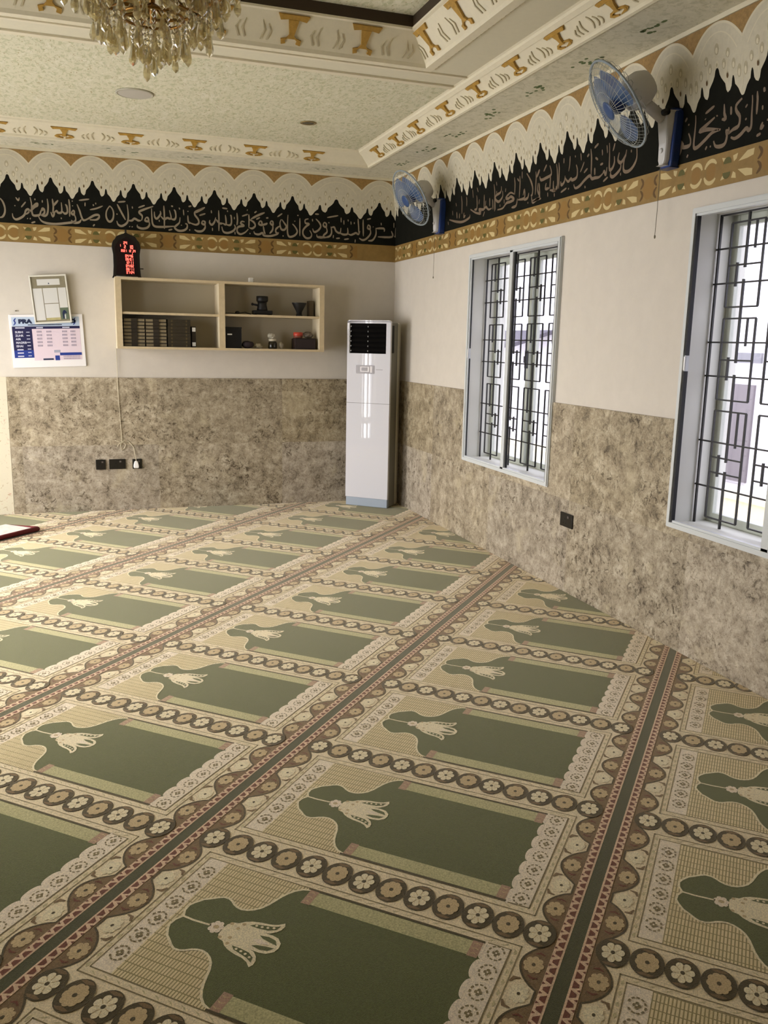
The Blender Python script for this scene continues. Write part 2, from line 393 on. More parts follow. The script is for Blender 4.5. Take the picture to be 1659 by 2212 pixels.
orr = [-0.88, -1.36, -1.81, -2.37, -2.88, -3.40, -3.90, -4.40, -4.90, -5.40, -5.90, -6.4]
cornice('trim_4', 'x', XL, 0.0, 0.425, 3.152, 0.57, 3.26, ob)
b_ = cornice('trim_5', 'y', YR, 0.0, 0.425, 3.152, 0.57, 3.26, orr)
# soffit strip between wall paper and cornice, with green sprigs
b = MB()
def sof(s_, wd): return 3.140 + (3.152 - 3.140) * wd / 0.42
b.add([(XL, 0, 3.140), (0, 0, 3.140), (-0.43, -0.43, 3.151), (XL, -0.43, 3.151)], [(0, 1, 2, 3)], 0)
b.add([(0, 0, 3.140), (0, YR, 3.140), (-0.43, YR, 3.151), (-0.43, -0.43, 3.151)], [(0, 1, 2, 3)], 0)
for k in range(16):
    s_ = -0.75 - 0.60 * k
    for q in range(11):
        ds, dw = random.uniform(-0.13, 0.13), random.uniform(-0.045, 0.045)
        for axis in ('x', 'y'):
            if axis == 'x' and (q > 5 or s_ < XL + 0.2): continue
            e = ell(s_ + ds, 0.235 + dw, random.uniform(0.010, 0.024), random.uniform(0.007, 0.014), 8, random.random() * 3)
            b.poly([((x, -y_, sof(0, y_) - 0.0015) if axis == 'x' else (-y_, x, sof(0, y_) - 0.0015)) for x, y_ in e], 1)
# pale fillet where the paper meets the soffit
b.box(XL, -0.03, -0.066, -0.03, 3.119, 3.142, 2); b.box(-0.066, -0.03, YR, -0.03, 3.119, 3.142, 2)
struct(b.build('trim_6', [M_SOFFIT, M_SPRIG, M_PLASTER]))
# beaded fillets across the ceiling
b = MB()
b.box(XL, CX - 0.01, yj - 0.03, yj + 0.02, ZC - 0.012, ZC)
b.box(XL, CX - 0.01, -2.90, -2.87, ZC - 0.010, ZC)
x = CX - 0.04
while x > XL + 0.6:
    b.blob(x, yj + 0.025, ZC - 0.006, 0.008, 0.008, 0.006, 0, 6, 4); x -= 0.075
struct(b.build('trim_7', [M_PLASTER]))
# tray cornice (four sides), tooth fringe and the dark brown strip above
b = MB()
def ring(z0, e0, z1, e1, m):
    q0 = [(TX0 + e0, TY0 + e0, z0), (TX1 - e0, TY0 + e0, z0), (TX1 - e0, TY1 - e0, z0), (TX0 + e0, TY1 - e0, z0)]
    q1 = [(TX0 + e1, TY0 + e1, z1), (TX1 - e1, TY0 + e1, z1), (TX1 - e1, TY1 - e1, z1), (TX0 + e1, TY1 - e1, z1)]
    b.add(q0 + q1, [(i, (i + 1) % 4, (i + 1) % 4 + 4, i + 4) for i in range(4)], m)
ring(ZC - 0.004, -0.06, ZC - 0.016, -0.055, 0); ring(ZC - 0.016, -0.055, ZC - 0.016, 0.0, 0); ring(ZC - 0.016, 0.0, ZC + 0.004, 0.008, 0)
ring(ZC + 0.004, 0.008, 3.395, 0.135, 0); ring(3.395, 0.135, 3.40, 0.15, 0); ring(3.40, 0.15, 3.412, 0.15, 0)
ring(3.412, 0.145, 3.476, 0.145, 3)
TA = Vector((0.008, ZC + 0.004)); TD = Vector((0.127, 0.131))
def tray_rel(side, shape, c, m, off):
    nn = Vector((TD.y, -TD.x)).normalized()
    def Q(s_, t, o_):
        q = TA + TD * t + nn * o_
        return (s_, TY1 - q.x, q.y) if side == 0 else (TX1 - q.x, s_, q.y)
    pts = [Q(c + x, t, 0.0008) for x, t in shape]; q = [Q(c + x, t, off) for x, t in shape]; k = len(pts)
    b.add(pts + q, [tuple(range(k)), tuple(range(2 * k - 1, k - 1, -1))] + [(i, i + k, (i + 1) % k + k, (i + 1) % k) for i in range(k)], m)
for side, cs in ((0, [-1.32 - 0.43 * k for k in range(7)]), (1, [-3.22 - 0.46 * k for k in range(6)])):
    for c in cs:
        tray_rel(side, [(-0.075, 0.80), (-0.09, 0.98), (0.09, 0.98), (0.075, 0.80), (0.03, 0.84), (-0.03, 0.84)], c, 1, 0.012)
        tray_rel(side, [(-0.03, 0.84), (0.03, 0.84), (0.014, 0.36), (0.03, 0.26), (-0.03, 0.26), (-0.014, 0.36)], c, 1, 0.014)
        for sg in (-1, 1):
            tray_rel(side, [(sg * 0.01, 0.30), (sg * 0.06, 0.22), (sg * 0.055, 0.06), (sg * 0.03, 0.10), (sg * 0.035, 0.19)], c, 1, 0.010)
            for dx, tt in ((0.04, 0.7), (0.075, 0.6)):
                tray_rel(side, [(0.21 + sg * dx, 0.12), (0.21 + sg * (dx + 0.02), 0.4), (0.21 + sg * (dx + 0.006), tt), (0.21 + sg * (dx + 0.028), 0.4), (0.21 + sg * (dx + 0.01), 0.12)], c, 2, 0.006)
# scalloped fringe on the near edge of the opening
y = TY1 + 0.05
while y > TY0:
    b.prism([(TX1 + 0.055, y, ZC - 0.012), (TX1 + 0.075, y - 0.022, ZC - 0.006), (TX1 + 0.055, y - 0.045, ZC - 0.012)], (0, 0, 0.012), 0); y -= 0.05
struct(b.build('trim_8', [M_PLASTER, M_GOLDPAINT, M_RELIEF, M_DARKSTRIP]))

# ------------------------------------------------------------ patterned paper frieze along both walls
CB=[[-3558,2725,-3538,2698,-3525,2652,-3528,2610,-3545,2578,-3568,2569],[-3468,2609,-3464,2578,-3440,2561,-3396,2582,-3372,2607,-3362,2637,-3344,2651,-3334,2639,-3348,2617,-3372,2607],[-3342,2628,-3321,2642,-3289,2673,-3268,2685,-3265,2701,-3285,2694,-3312,2669],[-3321,2749,-3313,2698,-3313,2656,-3312,2624,-3303,2604,-3277,2603,-3251,2613,-3239,2645,-3213,2655],[-3239,2645,-3228,2664,-3213,2655,-3215,2626,-3241,2608],[-3185,2746,-3181,2686,-3189,2627,-3211,2605,-3241,2608],[-3144,2749,-3139,2689,-3145,2630],[-3098,2741,-3128,2705,-3139,2699],[-3162,2640,-3146,2604,-3134,2636,-3150,2638],[-3134,2636,-3115,2653,-3103,2638,-3079,2640,-3071,2662,-3073,2725],[-3071,2656,-3048,2634,-3027,2649,-3030,2696,-3042,2711],[-3011,2755,-3006,2692,-3010,2612],[-2984,2662,-2993,2640,-2975,2631,-2971,2658,-2984,2667],[-2975,2641,-2961,2600,-2973,2572,-3031,2558,-3120,2544,-3193,2545,-3239,2561,-3262,2596],[-2998,2584,-2978,2564,-2936,2569,-2916,2594],[-2945,2718,-2926,2666,-2915,2624,-2898,2590,-2860,2601],[-2882,2594,-2855,2606,-2806,2636,-2773,2641,-2766,2623,-2791,2600,-2845,2596],[-2674,2724,-2702,2680,-2707,2631,-2692,2597,-2671,2593,-2651,2618,-2644,2662,-2653,2699,-2674,2724],[-2611,2742,-2581,2682,-2545,2614],[-2527,2745,-2521,2681,-2523,2616,-2541,2582,-2580,2560,-2609,2572,-2619,2601],[-2524,2610,-2491,2612,-2468,2630,-2436,2616,-2413,2617],[-2408,2617,-2401,2656,-2428,2687,-2388,2711,-2304,2744],[-2368,2647,-2378,2619,-2347,2616,-2352,2643,-2368,2647],[-2347,2621,-2340,2589,-2360,2560,-2405,2549,-2443,2561,-2445,2580],[-2319,2727,-2318,2667,-2314,2601,-2293,2575,-2237,2573,-2181,2579,-2124,2586],[-2212,2756,-2209,2674,-2212,2558],[-2295,2701,-2293,2658,-2274,2642,-2242,2683,-2244,2710],[-2240,2666,-2213,2641,-2184,2654,-2162,2649,-2150,2661,-2163,2721],[-2156,2650,-2123,2644,-2108,2669,-2112,2713,-2123,2729],[-2071,2666,-2078,2622,-2101,2598,-2121,2575,-2091,2551,-2045,2554,-2013,2576,-2010,2609,-2027,2614],[-2002,2687,-1998,2632,-1975,2622],[-1992,2627,-1935,2611,-1906,2627,-1911,2660,-1939,2697,-1933,2725,-1869,2757],[-1942,2712,-1896,2738,-1849,2766],[-1871,2650,-1878,2627,-1855,2618,-1849,2640,-1871,2650],[-1849,2624,-1850,2590,-1876,2560,-1917,2555,-1945,2567],[-1805,2660,-1808,2637,-1788,2619,-1764,2646,-1752,2686],[-1725,2749,-1723,2665,-1725,2569],[-1749,2669,-1718,2637,-1689,2639],[-1689,2639,-1660,2630,-1659,2669,-1664,2714],[-1660,2630,-1624,2626,-1609,2650,-1611,2706,-1620,2711],[-1583,2634,-1574,2607,-1595,2577,-1643,2557,-1684,2566,-1698,2610],[-1558,2738,-1553,2676,-1559,2630],[-1488,2663,-1511,2667,-1524,2649,-1494,2629,-1536,2620,-1557,2602,-1554,2568,-1525,2553,-1483,2572,-1453,2603],[-1448,2733,-1446,2683,-1449,2614],[-1446,2688,-1404,2668,-1389,2635,-1417,2610,-1444,2615],[-1428,2692,-1368,2727,-1301,2757],[-1344,2683,-1356,2654,-1326,2645,-1329,2673,-1344,2683],[-1326,2645,-1284,2659,-1281,2670],[-1314,2640,-1305,2589,-1296,2566],[-1402,2586,-1393,2566,-1357,2560,-1321,2576,-1309,2554,-1248,2552,-1181,2573,-1169,2591],[-1238,2690,-1247,2667,-1223,2651,-1223,2680,-1238,2690],[-1223,2657,-1226,2610,-1254,2574],[-1144,2708,-1156,2672,-1144,2621,-1113,2617,-1095,2647,-1113,2675,-1138,2708],[-1156,2649,-1193,2618,-1193,2589,-1169,2579],[-1080,2752,-1083,2677,-1083,2590,-1064,2556,-1015,2571,-990,2607,-1009,2647,-1036,2674],[-965,2730,-965,2568],[-882,2729,-913,2718,-910,2689,-875,2683,-906,2658,-934,2621,-931,2580,-900,2553,-862,2561,-850,2591,-869,2625],[-810,2733,-775,2701,-762,2666,-787,2630,-825,2613,-841,2644],[-728,2709,-737,2680,-712,2664,-706,2693,-728,2709],[-709,2670,-699,2623,-730,2592,-743,2568,-793,2571,-800,2594],[-793,2571,-705,2570],[-661,2673,-654,2620,-673,2584,-717,2569],[-661,2661,-629,2669,-610,2634,-571,2619,-562,2667],[-571,2619,-533,2607,-494,2618,-495,2671],[-494,2618,-462,2608,-429,2621,-410,2629,-384,2618,-371,2649],[-393,2760,-385,2695,-381,2624],[-341,2757,-335,2603],[-288,2713,-294,2683,-271,2673,-268,2697,-288,2713],[-268,2679,-263,2631,-305,2581,-344,2567,-377,2583],[-209,2688,-207,2628,-239,2573,-285,2564],[-209,2682,-129,2687,-122,2657],[-187,2606,-41,2614,-49,2668],[-15,2616,12,2629,17,2702]]
CBD=[[-3435,2741,-3416,2717,-3407,2741],[-3446,2678,-3444,2668],[-3396,2663,-3358,2710],[-3283,2742,-3284,2728],[-3225,2733,-3226,2712],[-3353,2577,-3348,2572],[-3333,2576,-3325,2574],[-3084,2592,-3074,2595],[-2983,2747,-2983,2736],[-2982,2707,-2982,2699],[-2928,2751,-2843,2767],[-2878,2738,-2880,2706],[-2813,2727,-2808,2714],[-2791,2742,-2790,2728],[-2841,2680,-2787,2694,-2733,2719],[-2820,2544,-2806,2561],[-3322,2540,-3290,2552],[-2605,2759,-2540,2769],[-2484,2732,-2482,2713],[-2432,2725,-2376,2748],[-2617,2664,-2614,2653],[-2514,2562,-2509,2557],[-2492,2563,-2488,2555],[-2255,2633,-2254,2616],[-2148,2758,-2131,2755],[-2078,2749,-2072,2733],[-2041,2735,-2037,2685],[-2001,2726,-1999,2718],[-2061,2603,-2060,2595],[-1988,2569,-1988,2555],[-1995,2763,-1969,2770],[-2176,2549,-2142,2559],[-1899,2694,-1865,2705],[-1792,2745,-1789,2720],[-1896,2696,-1844,2713],[-1693,2771,-1646,2768],[-1649,2746,-1640,2748],[-1582,2702,-1582,2680],[-1783,2594,-1783,2566],[-1578,2572,-1577,2547],[-1466,2769,-1460,2767],[-1397,2748,-1376,2764],[-1511,2712,-1457,2733],[-1287,2710,-1265,2714],[-1441,2569,-1436,2558],[-1180,2728,-1135,2760],[-1126,2567,-1126,2553],[-1015,2704,-1012,2696],[-990,2749,-983,2755],[-1380,2692,-1344,2712],[-987,2757,-981,2748],[-844,2731,-841,2708],[-820,2776,-782,2776],[-700,2752,-592,2776],[-684,2712,-679,2701],[-563,2761,-560,2717],[-534,2739,-532,2698],[-493,2748,-489,2730],[-463,2732,-460,2703],[-428,2728,-428,2710],[-635,2598,-638,2568],[-529,2562,-481,2571],[-416,2569,-419,2539],[-302,2760,-263,2771],[-157,2739,-153,2715],[-25,2747,-23,2699],[-238,2698,-236,2692],[-609,2567,-571,2572]]
CR=[[-1587,2771,-1593,2632],[-1682,2752,-1683,2679],[-1869,2735,-1879,2639,-1832,2635],[-1751,2607,-1741,2584,-1618,2569,-1489,2584,-1339,2617],[-1488,2660,-1499,2608],[-1548,2642,-1545,2603],[-1637,2636,-1634,2602,-1664,2613],[-2003,2721,-2008,2613],[-1759,2645,-1858,2608,-1953,2591,-1915,2625,-1996,2614,-2040,2627,-2087,2602,-2142,2604],[-2179,2768,-2194,2575],[-2152,2667,-2165,2592],[-2101,2683,-2107,2623],[-2293,2737,-2281,2698,-2209,2686,-2201,2660,-2257,2635,-2316,2662,-2312,2703],[-2241,2580,-2325,2580,-2383,2608,-2444,2609,-2502,2618,-2450,2643,-2411,2635,-2369,2646,-2437,2671,-2498,2654],[-2505,2765,-2508,2648],[-2583,2761,-2579,2616],[-2551,2616,-2536,2570,-2468,2566],[-2561,2606,-2656,2605,-2650,2661,-2635,2625],[-2718,2630,-2703,2598,-2648,2593],[-2685,2761,-2748,2692,-2771,2647,-2766,2610,-2748,2609],[-2864,2756,-2817,2714],[-2812,2752,-2811,2604],[-2758,2599,-2781,2558,-2842,2571,-2894,2567],[-2857,2671,-2875,2591],[-2844,2674,-2840,2629,-2875,2582,-2826,2570,-2766,2569],[-2860,2713,-2882,2687,-2950,2690,-3015,2702,-2999,2758],[-2954,2657,-2948,2622,-2996,2619],[-3006,2699,-3006,2613],[-3048,2656,-3054,2606,-3083,2592,-3090,2618],[-3083,2753,-3100,2603,-3007,2604],[-3114,2756,-3120,2596],[-3142,2637,-3154,2613,-3188,2629,-3192,2664],[-3189,2656,-3232,2622,-3266,2634,-3284,2623,-3334,2632,-3338,2674,-3321,2707],[-3305,2594,-3325,2569,-3375,2574,-3430,2600,-3484,2616,-3511,2595,-3543,2594,-3590,2591,-3627,2605],[-3490,2768,-3500,2618],[-3535,2653,-3541,2611],[-3627,2605,-3641,2615,-3659,2592,-3668,2634],[-3685,2763,-3692,2626,-3722,2617,-3741,2646,-3736,2682],[-3785,2693,-3776,2655,-3807,2634,-3846,2662,-3856,2695],[-3807,2634,-3804,2599,-3743,2570,-3712,2579,-3709,2603],[-3857,2687,-3836,2629,-3842,2585,-3885,2574,-3931,2593,-3959,2634,-3951,2696],[-4263,2578,-4287,2561,-4321,2574,-4343,2601,-4332,2640,-4355,2623,-4357,2611,-4407,2610,-4413,2636,-4393,2671],[-4442,2745,-4442,2673,-4442,2600,-4468,2589,-4522,2612,-4574,2637,-4633,2639],[-4633,2639,-4534,2660,-4477,2662,-4522,2680,-4583,2705],[-4589,2596,-4607,2569,-4648,2561,-4674,2570,-4682,2600,-4675,2625,-4693,2615,-4690,2638],[-4648,2750,-4649,2710,-4662,2682,-4635,2685],[-4693,2729,-4698,2691],[-4768,2747,-4729,2726,-4733,2700,-4759,2669,-4756,2630,-4719,2621,-4690,2607],[-4710,2589,-4738,2578,-4774,2587,-4809,2608,-4827,2596,-4841,2612,-4837,2668,-4834,2745],[-4865,2754,-4869,2655],[-4907,2760,-4910,2740],[-4913,2613,-4905,2588,-4923,2598],[-4794,2711,-4801,2704]]
CRD=[[-1468,2733,-1477,2706],[-1805,2787,-1805,2725],[-1887,2789,-1902,2754],[-1401,2681,-1411,2644],[-1313,2605,-1323,2578],[-1919,2700,-1911,2663],[-2035,2674,-2028,2638],[-1953,2596,-1967,2627],[-1996,2562,-2021,2597],[-2196,2652,-2204,2583],[-2216,2717,-2213,2699],[-2220,2779,-2223,2752],[-2362,2713,-2360,2687],[-2280,2613,-2282,2595],[-2567,2729,-2546,2750],[-2622,2784,-2613,2739],[-2711,2572,-2712,2559],[-2344,2640,-2348,2609],[-2960,2770,-2916,2736],[-3180,2771,-3174,2741],[-3254,2770,-3234,2683],[-3377,2764,-3378,2722],[-3412,2708,-3395,2681,-3373,2655],[-3416,2644,-3455,2663],[-3314,2763,-3313,2751],[-3446,2731,-3469,2743],[-3536,2710,-3566,2693],[-3593,2660,-3623,2662],[-3609,2742,-3610,2709],[-3529,2765,-3574,2781],[-3660,2756,-3662,2712],[-3742,2752,-3718,2713],[-3901,2686,-3904,2671],[-3811,2579,-3813,2563],[-3434,2565,-3444,2551],[-3242,2582,-3247,2572],[-2980,2594,-2985,2566],[-3067,2577,-3071,2554],[-3150,2569,-3219,2585],[-3636,2559,-3683,2576],[-4902,2686,-4905,2666],[-4800,2654,-4804,2645],[-4533,2565,-4543,2581],[-4569,2579,-4569,2570],[-4394,2554,-4403,2568],[-4514,2737,-4580,2757],[-4597,2705,-4600,2712],[-4360,2732,-4378,2747],[-4388,2708,-4390,2717],[-4513,2714,-4516,2709],[-4881,2560,-4908,2565]]

M_FBLACK = mat('frieze_black', (22, 22, 16), 0.85, var=0.2, scale=12, spec=0.12)
M_FWHITE = mat('frieze_ivory', (200, 192, 168), 0.7, var=0.06, scale=40)
M_FSHADE = mat('frieze_print_beige', (178, 168, 140), 0.7)
M_FLIGHT = mat('frieze_print_pale', (212, 203, 176), 0.7)
M_FGOLD = mat('frieze_gold', (150, 118, 66), 0.6, var=0.22, scale=60)
M_FBAND = mat('band_ochre', (138, 110, 58), 0.6, var=0.14, scale=14)
M_FCREAM = mat('band_cream', (196, 176, 126), 0.6)
M_FGREEN = mat('band_olive', (88, 84, 34), 0.6)
M_FBROWN = mat('band_brown', (92, 66, 24), 0.6)
M_FOCHRE2 = mat('band_amber', (138, 104, 48), 0.6)
M_CALLI = mat('calligraphy_silver_beige', (140, 126, 104), 0.6, var=0.08, scale=30)
FM = [M_FBLACK, M_FWHITE, M_FSHADE, M_FLIGHT, M_FGOLD, M_FBAND, M_FCREAM, M_FGREEN, M_FBROWN, M_FOCHRE2, M_CALLI, mat('calligraphy_beige_dimmed', (116, 98, 78), 0.6, var=0.12, scale=20)]  # last: the same ink, darker, with the right wall's lighting put into its colour
ZB0, ZB1, ZTIP, ZTOP = 2.375, 2.53, 2.76, 3.118
def lean(z): return 0.004 + max(0.0, z - 2.72) * 0.14
def frieze(name, axis, length, tips, band_c, band_p, strokes, dots):
    b = MB()
    def P(s_, z, lay): d = lean(z) + lay * 0.0007; return (s_, -d, z) if axis == 'x' else (-d, s_, z)
    def pl(pts, lay, m): b.poly([P(s_, z, lay) for s_, z in pts], m)
    def chunk(z0, z1, lay, m): pl([(0, z0), (0, z1), (-length, z1), (-length, z0)], lay, m)
    chunk(ZB0, ZB1, 0, 5)
    for z0, z1 in ((ZB1, 2.72), (2.72, ZTOP)): chunk(z0, z1, 0, 0)
    chunk(2.99, ZTOP, 0.5, 4)
    # ivory stalactite scallops
    prof = [(0, 0), (0.025, 0.003), (0.05, 0.016), (0.08, 0.036), (0.115, 0.050), (0.145, 0.060), (0.158, 0.086), (0.172, 0.099), (0.188, 0.100), (0.202, 0.088), (0.215, 0.058), (0.245, 0.042), (0.29, 0.035), (0.318, 0.048),
            (0.338, 0.078), (0.38, 0.094), (0.415, 0.108), (0.447, 0.126), (0.465, 0.148), (0.483, 0.157), (0.50, 0.158)]
    prof = prof + [(1 - t, h) for t, h in reversed(prof[:-1])]
    for i in range(len(tips) - 1):
        a, c = tips[i], tips[i + 1]; W = c - a
        low = [(a + W * t, ZTIP + h) for t, h in prof]
        for j in range(len(low) - 1):           # strips up to the arch line
            def arch(t):
                q = (t - 0.5) * 2; return 3.016 + 0.100 * (1 - abs(q) ** 2.2)
            t0, t1 = prof[j][0], prof[j + 1][0]
            pl([low[j], low[j + 1], (low[j + 1][0], arch(t1)), (low[j][0], arch(t0))], 1, 1)
        top = [(a + W * k / 24, 3.016 + 0.100 * (1 - abs((k / 24 - 0.5) * 2) ** 2.2)) for k in range(25)]
        for q in ribbon([(s_, z - 0.006) for s_, z in top], 0.011, False): pl(q, 2, 3)
        for q in ribbon([(a + W * (0.5 + (t - 0.5) * 0.8), z - 0.045) for (s_, z), t in zip(top, [k / 24 for k in range(25)])], 0.006, False): pl(q, 2, 3)
        # printed niches
        for t, z, rx, rz, m in ((0.5, 3.0, 0.016, 0.026, 2), (0.28, 2.965, 0.014, 0.022, 2), (0.72, 2.965, 0.014, 0.022, 2), (0.5, 2.935, 0.012, 0.016, 3), (0.36, 2.925, 0.013, 0.024, 2), (0.64, 2.925, 0.013, 0.024, 2),
                                (0.17, 2.91, 0.013, 0.024, 2), (0.83, 2.91, 0.013, 0.024, 2), (0.29, 2.872, 0.008, 0.014, 8 if False else 2), (0.71, 2.872, 0.008, 0.014, 2), (0.06, 2.87, 0.014, 0.03, 2), (0.94, 2.87, 0.014, 0.03, 2)):
            pl(ell(a + W * t, z, rx, rz, 10), 2, m)
            pl(ell(a + W * t, z - rz * 0.25, rx * 0.55, rz * 0.55, 8), 3, 3 if m == 2 else 2)
        for sg in (0.29, 0.71): pl(ell(a + W * sg, 2.868, 0.006, 0.012, 8), 4, 8)
        for tt, zz in ((0.0, 2.80), (1.0, 2.80), (0.29, 2.83), (0.71, 2.83)):
            for q in ribbon([(a + W * tt, zz), (a + W * (tt + (0.02 if tt < 0.5 else -0.02)), zz + 0.07), (a + W * tt, zz + 0.13)], 0.006): pl(q, 2, 3)
    # ochre band with cream leaves, olive buds and crescents
    zc = (ZB0 + ZB1) / 2
    n = int(length / band_p) + 2
    for i in range(-1, n):
        c = band_c - i * band_p
        k = band_p / 0.89
        for sg in (-1, 1):
            def F(pts, lay, m, sg=sg):
                q = [(c + sg * x * k, z) for x, z in pts]
                if all(-length < x < -0.003 for x, z in q): pl(q, lay, m)
            for up in (-1, 1):
                arc = [(0.055 + 0.048 * math.cos(th), zc + up * 0.052 * math.sin(th)) for th in [PI * (0.22 + 0.66 * j / 9) for j in range(10)]]
                for q in ribbon(arc, 0.019): F(q, 1, 6)
                F([(0.130, zc + up * 0.052), (0.160, zc + up * 0.046), (0.148, zc + up * 0.018)], 1, 6)
                F([(0.128, zc + up * 0.040), (0.150, zc + up * 0.030), (0.142, zc + up * 0.012)], 1, 9)
                F([(0.170 + 0.027 * math.cos(th), zc + up * (0.020 + 0.030 * math.sin(th))) for th in [PI * j / 8 for j in range(9)]], 2, 7)
                F([(0.205, zc + up * 0.050), (0.238, zc + up * 0.056), (0.232, zc + up * 0.032), (0.214, zc + up * 0.022)], 1, 6)
                F([(0.245, zc + up * 0.018), (0.268, zc + up * 0.034), (0.30, zc + up * 0.056), (0.345, zc + up * 0.058), (0.342, zc + up * 0.030), (0.305, zc + up * 0.022)], 1, 6)
                br = [(0.372 + 0.022 * math.sin(th), zc + up * (0.004 + 0.055 * j / 7)) for j, th in enumerate([PI * j / 7 for j in range(8)])]
                for q in ribbon(br, 0.017): F(q, 1, 8)
            F([(0.445 - 0.05 * math.cos(th), zc + 0.058 * math.sin(th)) for th in [-PI / 2 + PI * j / 10 for j in range(11)]], 1, 9)
            F(ell(0.056, zc, 0.034, 0.040, 12), 1, 9)
    for q in ribbon([(0, ZB0 + 0.004), (-length, ZB0 + 0.004)], 0.008, False): pl(q, 1, 8 if False else 5)
    # calligraphy
    for L, wd in ((strokes, 0.0195), (dots, 0.0135)):
        # the printed text carries on along the paper, beyond what the photograph shows
        for st in L + [[v + (-3600 if k % 2 == 0 else 0) for k, v in enumerate(q)] for q in L if q[0] < -1500]:
            pts = [(st[k] / 1000, st[k + 1] / 1000) for k in range(0, len(st), 2)]
            if min(x for x, z in pts) < -length: continue
            pts = [(min(x, -0.004), z) for x, z in pts]
            if len(pts) == 2: pts = [pts[0], ((pts[0][0] + pts[1][0]) / 2, (pts[0][1] + pts[1][1]) / 2), pts[1]]
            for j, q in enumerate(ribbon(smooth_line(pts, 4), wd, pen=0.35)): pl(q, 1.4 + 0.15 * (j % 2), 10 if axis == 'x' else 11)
    return struct(b.build(name, FM))
tips_b = [0.0, -0.37, -0.864, -1.219, -1.585, -1.941, -2.298, -2.640, -2.982, -3.317] + [-3.317 - 0.345 * k for k in range(1, 10)]
tips_r = [0.0] + [-0.33 - 0.3417 * k for k in range(0, 30)]
frieze('trim_9', 'x', -XL, tips_b, -1.735, 0.893, CB, CBD)
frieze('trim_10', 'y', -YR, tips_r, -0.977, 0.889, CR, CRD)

# ------------------------------------------------------------ fitted prayer carpet: one roll per row of prayer places
def pile(name, rgb, var=0.28, sc=230):
    return mat(name, rgb, 0.95, var=var, scale=sc, bump=0.6, bscale=420, spec=0.05, sheen=0.45)
def weave_mat():
    m = pile('carpet_basket_weave', (168, 150, 104)); nt = m.node_tree; N = nt.nodes; L = nt.links; b = N['Principled BSDF']
    tc = N.new('ShaderNodeTexCoord'); br = N.new('ShaderNodeTexBrick'); br.inputs['Scale'].default_value = 1.0
    br.inputs['Brick Width'].default_value = 0.030; br.inputs['Row Height'].default_value = 0.0095; br.inputs['Mortar Size'].default_value = 0.0021
    br.offset = 0.0; br.inputs['Mortar Smooth'].default_value = 0.3
    br.inputs['Color1'].default_value = lin((226, 207, 162)); br.inputs['Color2'].default_value = lin((216, 197, 150)); br.inputs['Mortar'].default_value = lin((150, 136, 92))
    L.new(tc.outputs['Object'], br.inputs['Vector']); L.new(br.outputs['Color'], b.inputs['Base Color'])
    return m
KM = [pile('carpet_cream', (224, 206, 168)), pile('carpet_green', (86, 92, 50), 0.25), pile('carpet_pink', (216, 184, 150)), pile('carpet_maroon', (106, 54, 36)), pile('carpet_brown', (118, 94, 60)),
      pile('carpet_dark_olive', (72, 62, 34)), pile('carpet_tan', (190, 166, 122)), pile('carpet_pale', (226, 212, 174)), weave_mat(), pile('carpet_lace', (230, 213, 186)), pile('carpet_leaf', (192, 178, 134)),
      pile('carpet_pillar', (178, 172, 124), 0.35, 160), pile('carpet_line', (128, 114, 76)), pile('carpet_seam_green', (68, 70, 40)), pile('carpet_capital', (168, 136, 110))]
PT = 1.262; PW = 0.72
